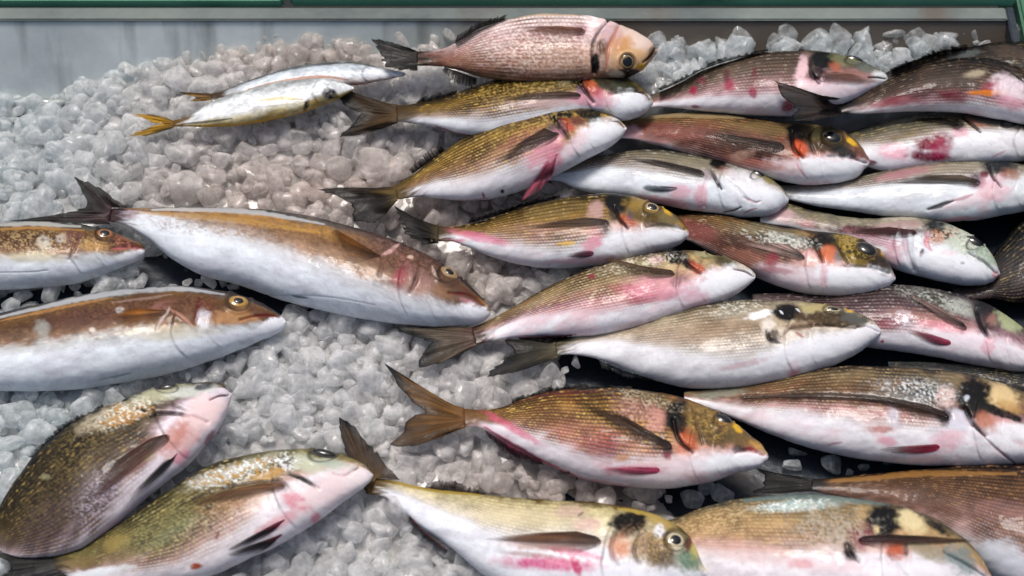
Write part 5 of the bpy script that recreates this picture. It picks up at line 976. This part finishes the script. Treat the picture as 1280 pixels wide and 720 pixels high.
xs = np.arange(-.62, .60, .0145); ys = np.arange(-.36, .285, .0135)
GX, GY = np.meshgrid(xs, ys); pts = np.stack([GX.ravel(), GY.ravel()], -1)
shapes = lump_shapes(26, 5)
VV = []; FF = []; CC = []; nv = 0
allpoly = FISH_PX
for layer in range(3):
    q = pts + rng.uniform(-.007, .007, pts.shape) + layer * np.array([.006, .007])
    z = bed(q[:, 0], q[:, 1]); P = np.column_stack([q, z + [-.008, -.003, .001][layer]])
    px = proj(P)
    keep = (px[:, 0] > -60) & (px[:, 0] < 1340) & (px[:, 1] > -20) & (px[:, 1] < 770) & (q[:, 1] < .262 + .5 * z)
    keep &= rng.random(len(q)) < liner_mask(px)
    if layer == 2: keep &= rng.random(len(q)) < .42
    back_left = (px[:, 1] < 126) & (px[:, 0] < 60); keep &= ~back_left
    under = np.zeros(len(q), bool)
    for poly in allpoly: under |= inside(px, poly)
    if layer: keep &= ~under
    P[:, 2] -= under * .008
    P = P[keep]; m = len(P)
    size = rng.uniform(.0080, .0126, m) * rng.choice([.5, .85, 1.05, 1.25, 1.55], m, p=[.2, .2, .28, .2, .12]) * (1.15 if layer == 2 else 1)
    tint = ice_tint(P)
    for k in range(m):
        S, IF = shapes[rng.integers(len(shapes))]
        a, b_, c_ = rng.uniform(0, 6.28, 3)
        ca, sa, cb, sb = math.cos(a), math.sin(a), math.cos(b_), math.sin(b_); cc2, sc2 = math.cos(c_), math.sin(c_)
        R = np.array([[ca, -sa, 0], [sa, ca, 0], [0, 0, 1]]) @ np.array([[1, 0, 0], [0, cb, -sb], [0, sb, cb]]) @ np.array([[cc2, -sc2, 0], [sc2, cc2, 0], [0, 0, 1]])
        VV.append((S * size[k]) @ R.T + P[k]); FF.append(IF + nv); nv += len(S)
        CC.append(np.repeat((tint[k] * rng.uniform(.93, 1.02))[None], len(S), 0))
# the packed ice underneath
bx = np.arange(-.66, .66, .006); by = np.arange(-.40, .30, .006)
BX, BY = np.meshgrid(bx, by)
z = bed(BX, BY); zz = z - .008 + (fb(BX / .02, BY / .02, 4) - .5) * .008
Pb = np.stack([BX, BY, zz], -1).reshape(-1, 3)
mk = liner_mask(proj(Pb))
Pb[:, 2] -= (1 - mk) * .03
far = np.clip(Pb[:, 1] - (.245 + .4 * bed(Pb[:, 0], Pb[:, 1])), 0, None); Pb[:, 2] -= far * 2.0
lft = (1 - sst(-.47, -.43, Pb[:, 0])) * sst(.2, .23, Pb[:, 1]); Pb[:, 2] -= lft * .03
nr_, nc_ = BX.shape
i = (np.arange(nr_ - 1)[:, None] * nc_ + np.arange(nc_ - 1)[None, :]).ravel()
tri = np.vstack([np.stack([i, i + 1, i + nc_ + 1], -1), np.stack([i, i + nc_ + 1, i + nc_], -1)]) + nv
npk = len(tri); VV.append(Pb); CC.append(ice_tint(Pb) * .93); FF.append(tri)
ice = mesh_obj('crushed_ice', np.vstack(VV), np.vstack(FF), M_ICE, None, np.vstack(CC), True)
ice.data.materials.append(M_PACK)
mi = np.zeros(len(ice.data.polygons), np.int32); mi[-npk:] = 1; ice.data.polygons.foreach_set('material_index', mi)
ice['kind'] = 'stuff'; ice['label'] = 'bed of crushed ice lumps heaped under and around the fish'; ice['category'] = 'ice'

sh3 = lump_shapes(8, 21, 3)
LUMPS = [(866, 624, 17, 14, 'large oval ice lump in the dark gap under the golden bream chin'), (903, 618, 12, 13, 'bright glassy ice lump right of the large oval one'), (884, 610, 12, 10, 'small dim ice lump touching the bright glassy one'),
         (991, 582, 15, 8, 'flat bright ice lump in the dark gap beside the black tail'), (997, 563, 13, 8, 'grey translucent ice lump just above the flat bright one'), (1042, 578, 13, 15, 'tall rounded grey ice lump alone on the dark tray'),
         (1110, 576, 8, 10, 'small ice lump by the crimson pelvic fin'), (1060, 590, 6, 5, 'tiny ice chip low in the dark gap'), (1080, 584, 9, 5, 'dim ice chip between the tall lump and the crimson fin'), (700, 322, 14, 12, 'angular clear ice lump under the belly of the ringed eye bream')]
for k, (x, y, rx, ry, lab) in enumerate(LUMPS):
    S, F3 = sh3[k % 8]; sc_ = .00082
    Pc = on_bed(np.array([x, y], float), -.019 + (rx + ry) * .42 * sc_ * .7 if k < 9 else .006)
    V = S * np.array([rx, ry * 1.1, (rx + ry) * .42]) * sc_
    a = rng.uniform(-.3, .3); R = np.array([[math.cos(a), -math.sin(a), 0], [math.sin(a), math.cos(a), 0], [0, 0, 1]])
    V = V @ R.T
    o = mesh_obj('ice_lump', V, F3, M_ICE, None, np.full((len(V), 3), .8) * np.array([.92, .98, 1.0]), True)
    o.location = Pc; o['label'] = lab; o['category'] = 'ice lump'; o['group'] = 'loose ice lumps on the dark tray'

# ------------------------------------------------------------------ tray, rails
def panel_mat(name, c1, c2, c3, metal, rough, sx=30, sz=6):
    m, nt, b, N, L = mat(name)
    tc = N('ShaderNodeTexCoord')
    mp = N('ShaderNodeMapping'); mp.inputs['Scale'].default_value = (1, 1, 1); L(tc.outputs['Object'], mp.inputs['Vector'])
    n = N('ShaderNodeTexNoise'); n.inputs['Scale'].default_value = 7; n.inputs['Detail'].default_value = 6; n.inputs['Roughness'].default_value = .65
    L(mp.outputs[0], n.inputs['Vector'])
    cr = N('ShaderNodeValToRGB'); cr.color_ramp.elements[0].position = .3; cr.color_ramp.elements[1].position = .72
    cr.color_ramp.elements[0].color = (*lin(c1), 1); cr.color_ramp.elements[1].color = (*lin(c2), 1)
    L(n.outputs['Fac'], cr.inputs['Fac'])
    mp2 = N('ShaderNodeMapping'); mp2.inputs['Scale'].default_value = (sx, 4, sz); L(tc.outputs['Object'], mp2.inputs['Vector'])
    n2 = N('ShaderNodeTexNoise'); n2.inputs['Scale'].default_value = 1.0; n2.inputs['Detail'].default_value = 5; L(mp2.outputs[0], n2.inputs['Vector'])
    st_ = N('ShaderNodeMapRange'); st_.inputs['From Min'].default_value = .56; st_.inputs['From Max'].default_value = .74; st_.inputs['To Max'].default_value = .85
    L(n2.outputs['Fac'], st_.inputs['Value'])
    mx = N('ShaderNodeMix'); mx.data_type = 'RGBA'; L(st_.outputs[0], mx.inputs['Factor']); L(cr.outputs[0], mx.inputs['A']); mx.inputs['B'].default_value = (*lin(c3), 1)
    L(mx.outputs['Result'], b.inputs['Base Color'])
    b.inputs['Metallic'].default_value = metal
    rr = N('ShaderNodeMapRange'); rr.inputs['To Min'].default_value = rough - .12; rr.inputs['To Max'].default_value = rough + .2
    L(n.outputs['Fac'], rr.inputs['Value']); L(rr.outputs[0], b.inputs['Roughness'])
    n4 = N('ShaderNodeTexNoise'); n4.inputs['Scale'].default_value = 90; n4.inputs['Detail'].default_value = 3; L(tc.outputs['Object'], n4.inputs['Vector'])
    bp = N('ShaderNodeBump'); bp.inputs['Strength'].default_value = .35; bp.inputs['Distance'].default_value = .0015; L(n4.outputs['Fac'], bp.inputs['Height']); L(bp.outputs[0], b.inputs['Normal'])
    return m


def box(name, x0, x1, prof, mat_, parent=None, n=1, bev=.0012):
    """extrude a yz profile along x, bevelled"""
    import bmesh
    bm = bmesh.new()
    a = [bm.verts.new((x0, y, z)) for y, z in prof]; b = [bm.verts.new((x1, y, z)) for y, z in prof]
    m = len(prof)
    bm.faces.new(a); bm.faces.new(list(reversed(b)))
    for k in range(m): bm.faces.new((a[k], b[k], b[(k + 1) % m], a[(k + 1) % m]))
    bmesh.ops.recalc_face_normals(bm, faces=bm.faces)
    if bev: bmesh.ops.bevel(bm, geom=bm.edges[:], offset=bev, segments=2, affect='EDGES')
    me = bpy.data.meshes.new(name); bm.to_mesh(me); bm.free(); me.materials.append(mat_)
    o = bpy.data.objects.new(name, me); COL.objects.link(o)
    if parent: o.parent = parent
    return o


M_STEEL = panel_mat('weathered_steel', (176, 186, 184), (222, 230, 228), (128, 134, 130), .35, .3)
# towards the right a dull brown reflection is painted into the sheet colour
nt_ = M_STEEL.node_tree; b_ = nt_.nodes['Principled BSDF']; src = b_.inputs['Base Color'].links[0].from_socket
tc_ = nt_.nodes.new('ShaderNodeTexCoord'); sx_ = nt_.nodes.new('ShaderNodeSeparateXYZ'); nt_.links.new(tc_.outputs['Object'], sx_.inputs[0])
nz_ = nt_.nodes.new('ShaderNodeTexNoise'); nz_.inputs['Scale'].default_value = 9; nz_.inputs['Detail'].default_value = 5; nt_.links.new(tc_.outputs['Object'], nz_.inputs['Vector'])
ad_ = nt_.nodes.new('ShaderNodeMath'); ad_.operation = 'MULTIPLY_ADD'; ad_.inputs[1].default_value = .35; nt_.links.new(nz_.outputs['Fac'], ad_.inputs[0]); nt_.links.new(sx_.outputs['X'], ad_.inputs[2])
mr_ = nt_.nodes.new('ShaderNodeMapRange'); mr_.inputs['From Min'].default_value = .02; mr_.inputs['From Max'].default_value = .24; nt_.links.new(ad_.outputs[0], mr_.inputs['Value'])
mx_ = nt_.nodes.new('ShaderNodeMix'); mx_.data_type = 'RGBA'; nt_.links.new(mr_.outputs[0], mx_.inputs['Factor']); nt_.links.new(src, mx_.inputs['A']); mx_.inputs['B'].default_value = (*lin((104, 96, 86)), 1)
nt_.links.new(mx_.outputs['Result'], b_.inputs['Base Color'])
M_RIM = panel_mat('stained_rim', (62, 74, 76), (116, 126, 122), (84, 60, 46), .2, .5, 10, 60)
M_FLOOR = panel_mat('dark_wet_tray', (24, 33, 42), (36, 47, 58), (16, 22, 28), .0, .22, 20, 20)
M_GREEN = panel_mat('green_paint', (96, 164, 130), (118, 186, 150), (66, 120, 96), .0, .45, 8, 30)
M_GRN2 = panel_mat('dull_green_paint', (44, 96, 74), (64, 124, 96), (30, 70, 54), .0, .5, 8, 30)
M_YEL = panel_mat('yellow_paint', (176, 150, 50), (200, 170, 60), (120, 110, 60), 0, .5)
M_DARK = panel_mat('dark_ground', (20, 22, 24), (34, 34, 34), (16, 18, 20), 0, .8)

tray = empty('display_tray', (0, .25, -.03), 'weathered steel display tray holding the crushed ice and all the fish', 'tray')
def tb(name, x0, x1, prof, m, **k):
    o = box(name, x0, x1, [(y - .25, z + .03) for y, z in prof], m, tray, **k); return o
XL, XR = -1.0, .492
YT = float(unp(np.array([640., 27.]), np.array(.0615))[1]); YR = float(unp(np.array([640., 9.]), np.array(.0655))[1])
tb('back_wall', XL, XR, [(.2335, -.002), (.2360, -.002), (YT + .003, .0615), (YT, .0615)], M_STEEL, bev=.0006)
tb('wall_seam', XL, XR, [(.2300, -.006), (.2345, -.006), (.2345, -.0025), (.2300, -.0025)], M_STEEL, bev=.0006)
tb('rim', XL, XR, [(YT - .001, .0622), (YR, .0622), (YR, .0655), (YT - .001, .0655)], M_RIM)
tb('tray_floor', XL, XR + .02, [(-.6, -.05), (.30, -.05), (.30, -.019), (-.6, -.019)], M_FLOOR)
tb('side_wall', XR, XR + .008, [(-.6, -.05), (YR + .0005, -.05), (YR + .0005, .066), (-.6, .066)], M_FLOOR)
# rivets and a faint pair of vertical joints of the sheet
rail = empty('green_rail', (0, YR + .018, .062), 'green painted rail running behind the steel tray', 'rail')
o = box('rail_bar', -1.1, -.228, [(-.0135, -.004), (.06, -.004), (.06, .012), (-.014, .012)], M_GREEN, rail, bev=.003)
o = box('rail_bar', -.222, XR + .012, [(-.012, -.004), (.06, -.004), (.06, .014), (-.012, .014)], M_GREEN, rail, bev=.003)
brd = empty('green_crate', (.53, .27, .03), 'green painted crate end with a yellow stripe beyond the tray corner', 'crate')
box('crate_side', -.022, .3, [(-.05, -.03), (.2, -.03), (.2, .03), (-.05, .03)], M_GRN2, brd, bev=.003)
box('yellow_stripe', -.022, .3, [(-.054, -.028), (-.051, -.028), (-.051, .012), (-.054, .012)], M_YEL, brd, bev=.0008)
box('crate_lip', -.022, .3, [(-.056, .0315), (-.02, .0315), (-.02, .036), (-.056, .036)], M_YEL, brd, bev=.001)

gm = bpy.data.meshes.new('ground')
gm.from_pydata([(-60, -60, -.85), (60, -60, -.85), (60, 60, -.85), (-60, 60, -.85)], [], [(0, 1, 2, 3)]); gm.materials.append(M_DARK)
go = bpy.data.objects.new('ground', gm); COL.objects.link(go); go['kind'] = 'structure'

# ------------------------------------------------------------------ light
w = bpy.data.worlds.new('World'); sc.world = w; w.use_nodes = True
nt = w.node_tree; bg = nt.nodes['Background']
sky = nt.nodes.new('ShaderNodeTexSky'); sky.sky_type = 'NISHITA'; sky.sun_disc = False
SUN_EL, SUN_AZ = math.radians(74), math.radians(-18)      # azimuth from +Y (behind the tray), towards -X
sky.sun_elevation = SUN_EL; sky.sun_rotation = SUN_AZ; sky.air_density = 1.0; sky.dust_density = 6
nt.links.new(sky.outputs[0], bg.inputs['Color']); bg.inputs['Strength'].default_value = .062
sd_ = bpy.data.lights.new('sun', 'SUN'); sd_.energy = 1.5; sd_.angle = math.radians(16); sd_.color = (1, .95, .9)
so = bpy.data.objects.new('sun', sd_); COL.objects.link(so)
dirv = Vector((math.sin(SUN_AZ) * math.cos(SUN_EL), math.cos(SUN_AZ) * math.cos(SUN_EL), math.sin(SUN_EL)))
so.rotation_euler = dirv.to_track_quat('Z', 'Y').to_euler()

sc.view_settings.view_transform = 'Standard'; sc.view_settings.look = 'None'
sc.view_settings.exposure = EXPO; sc.view_settings.gamma = 1
sc.render.engine = 'CYCLES'
sc.cycles.max_bounces = 8; sc.cycles.diffuse_bounces = 6; sc.cycles.transmission_bounces = 6; sc.cycles.transparent_max_bounces = 10; sc.cycles.sample_clamp_indirect = 6
sc.cycles.use_denoising = True
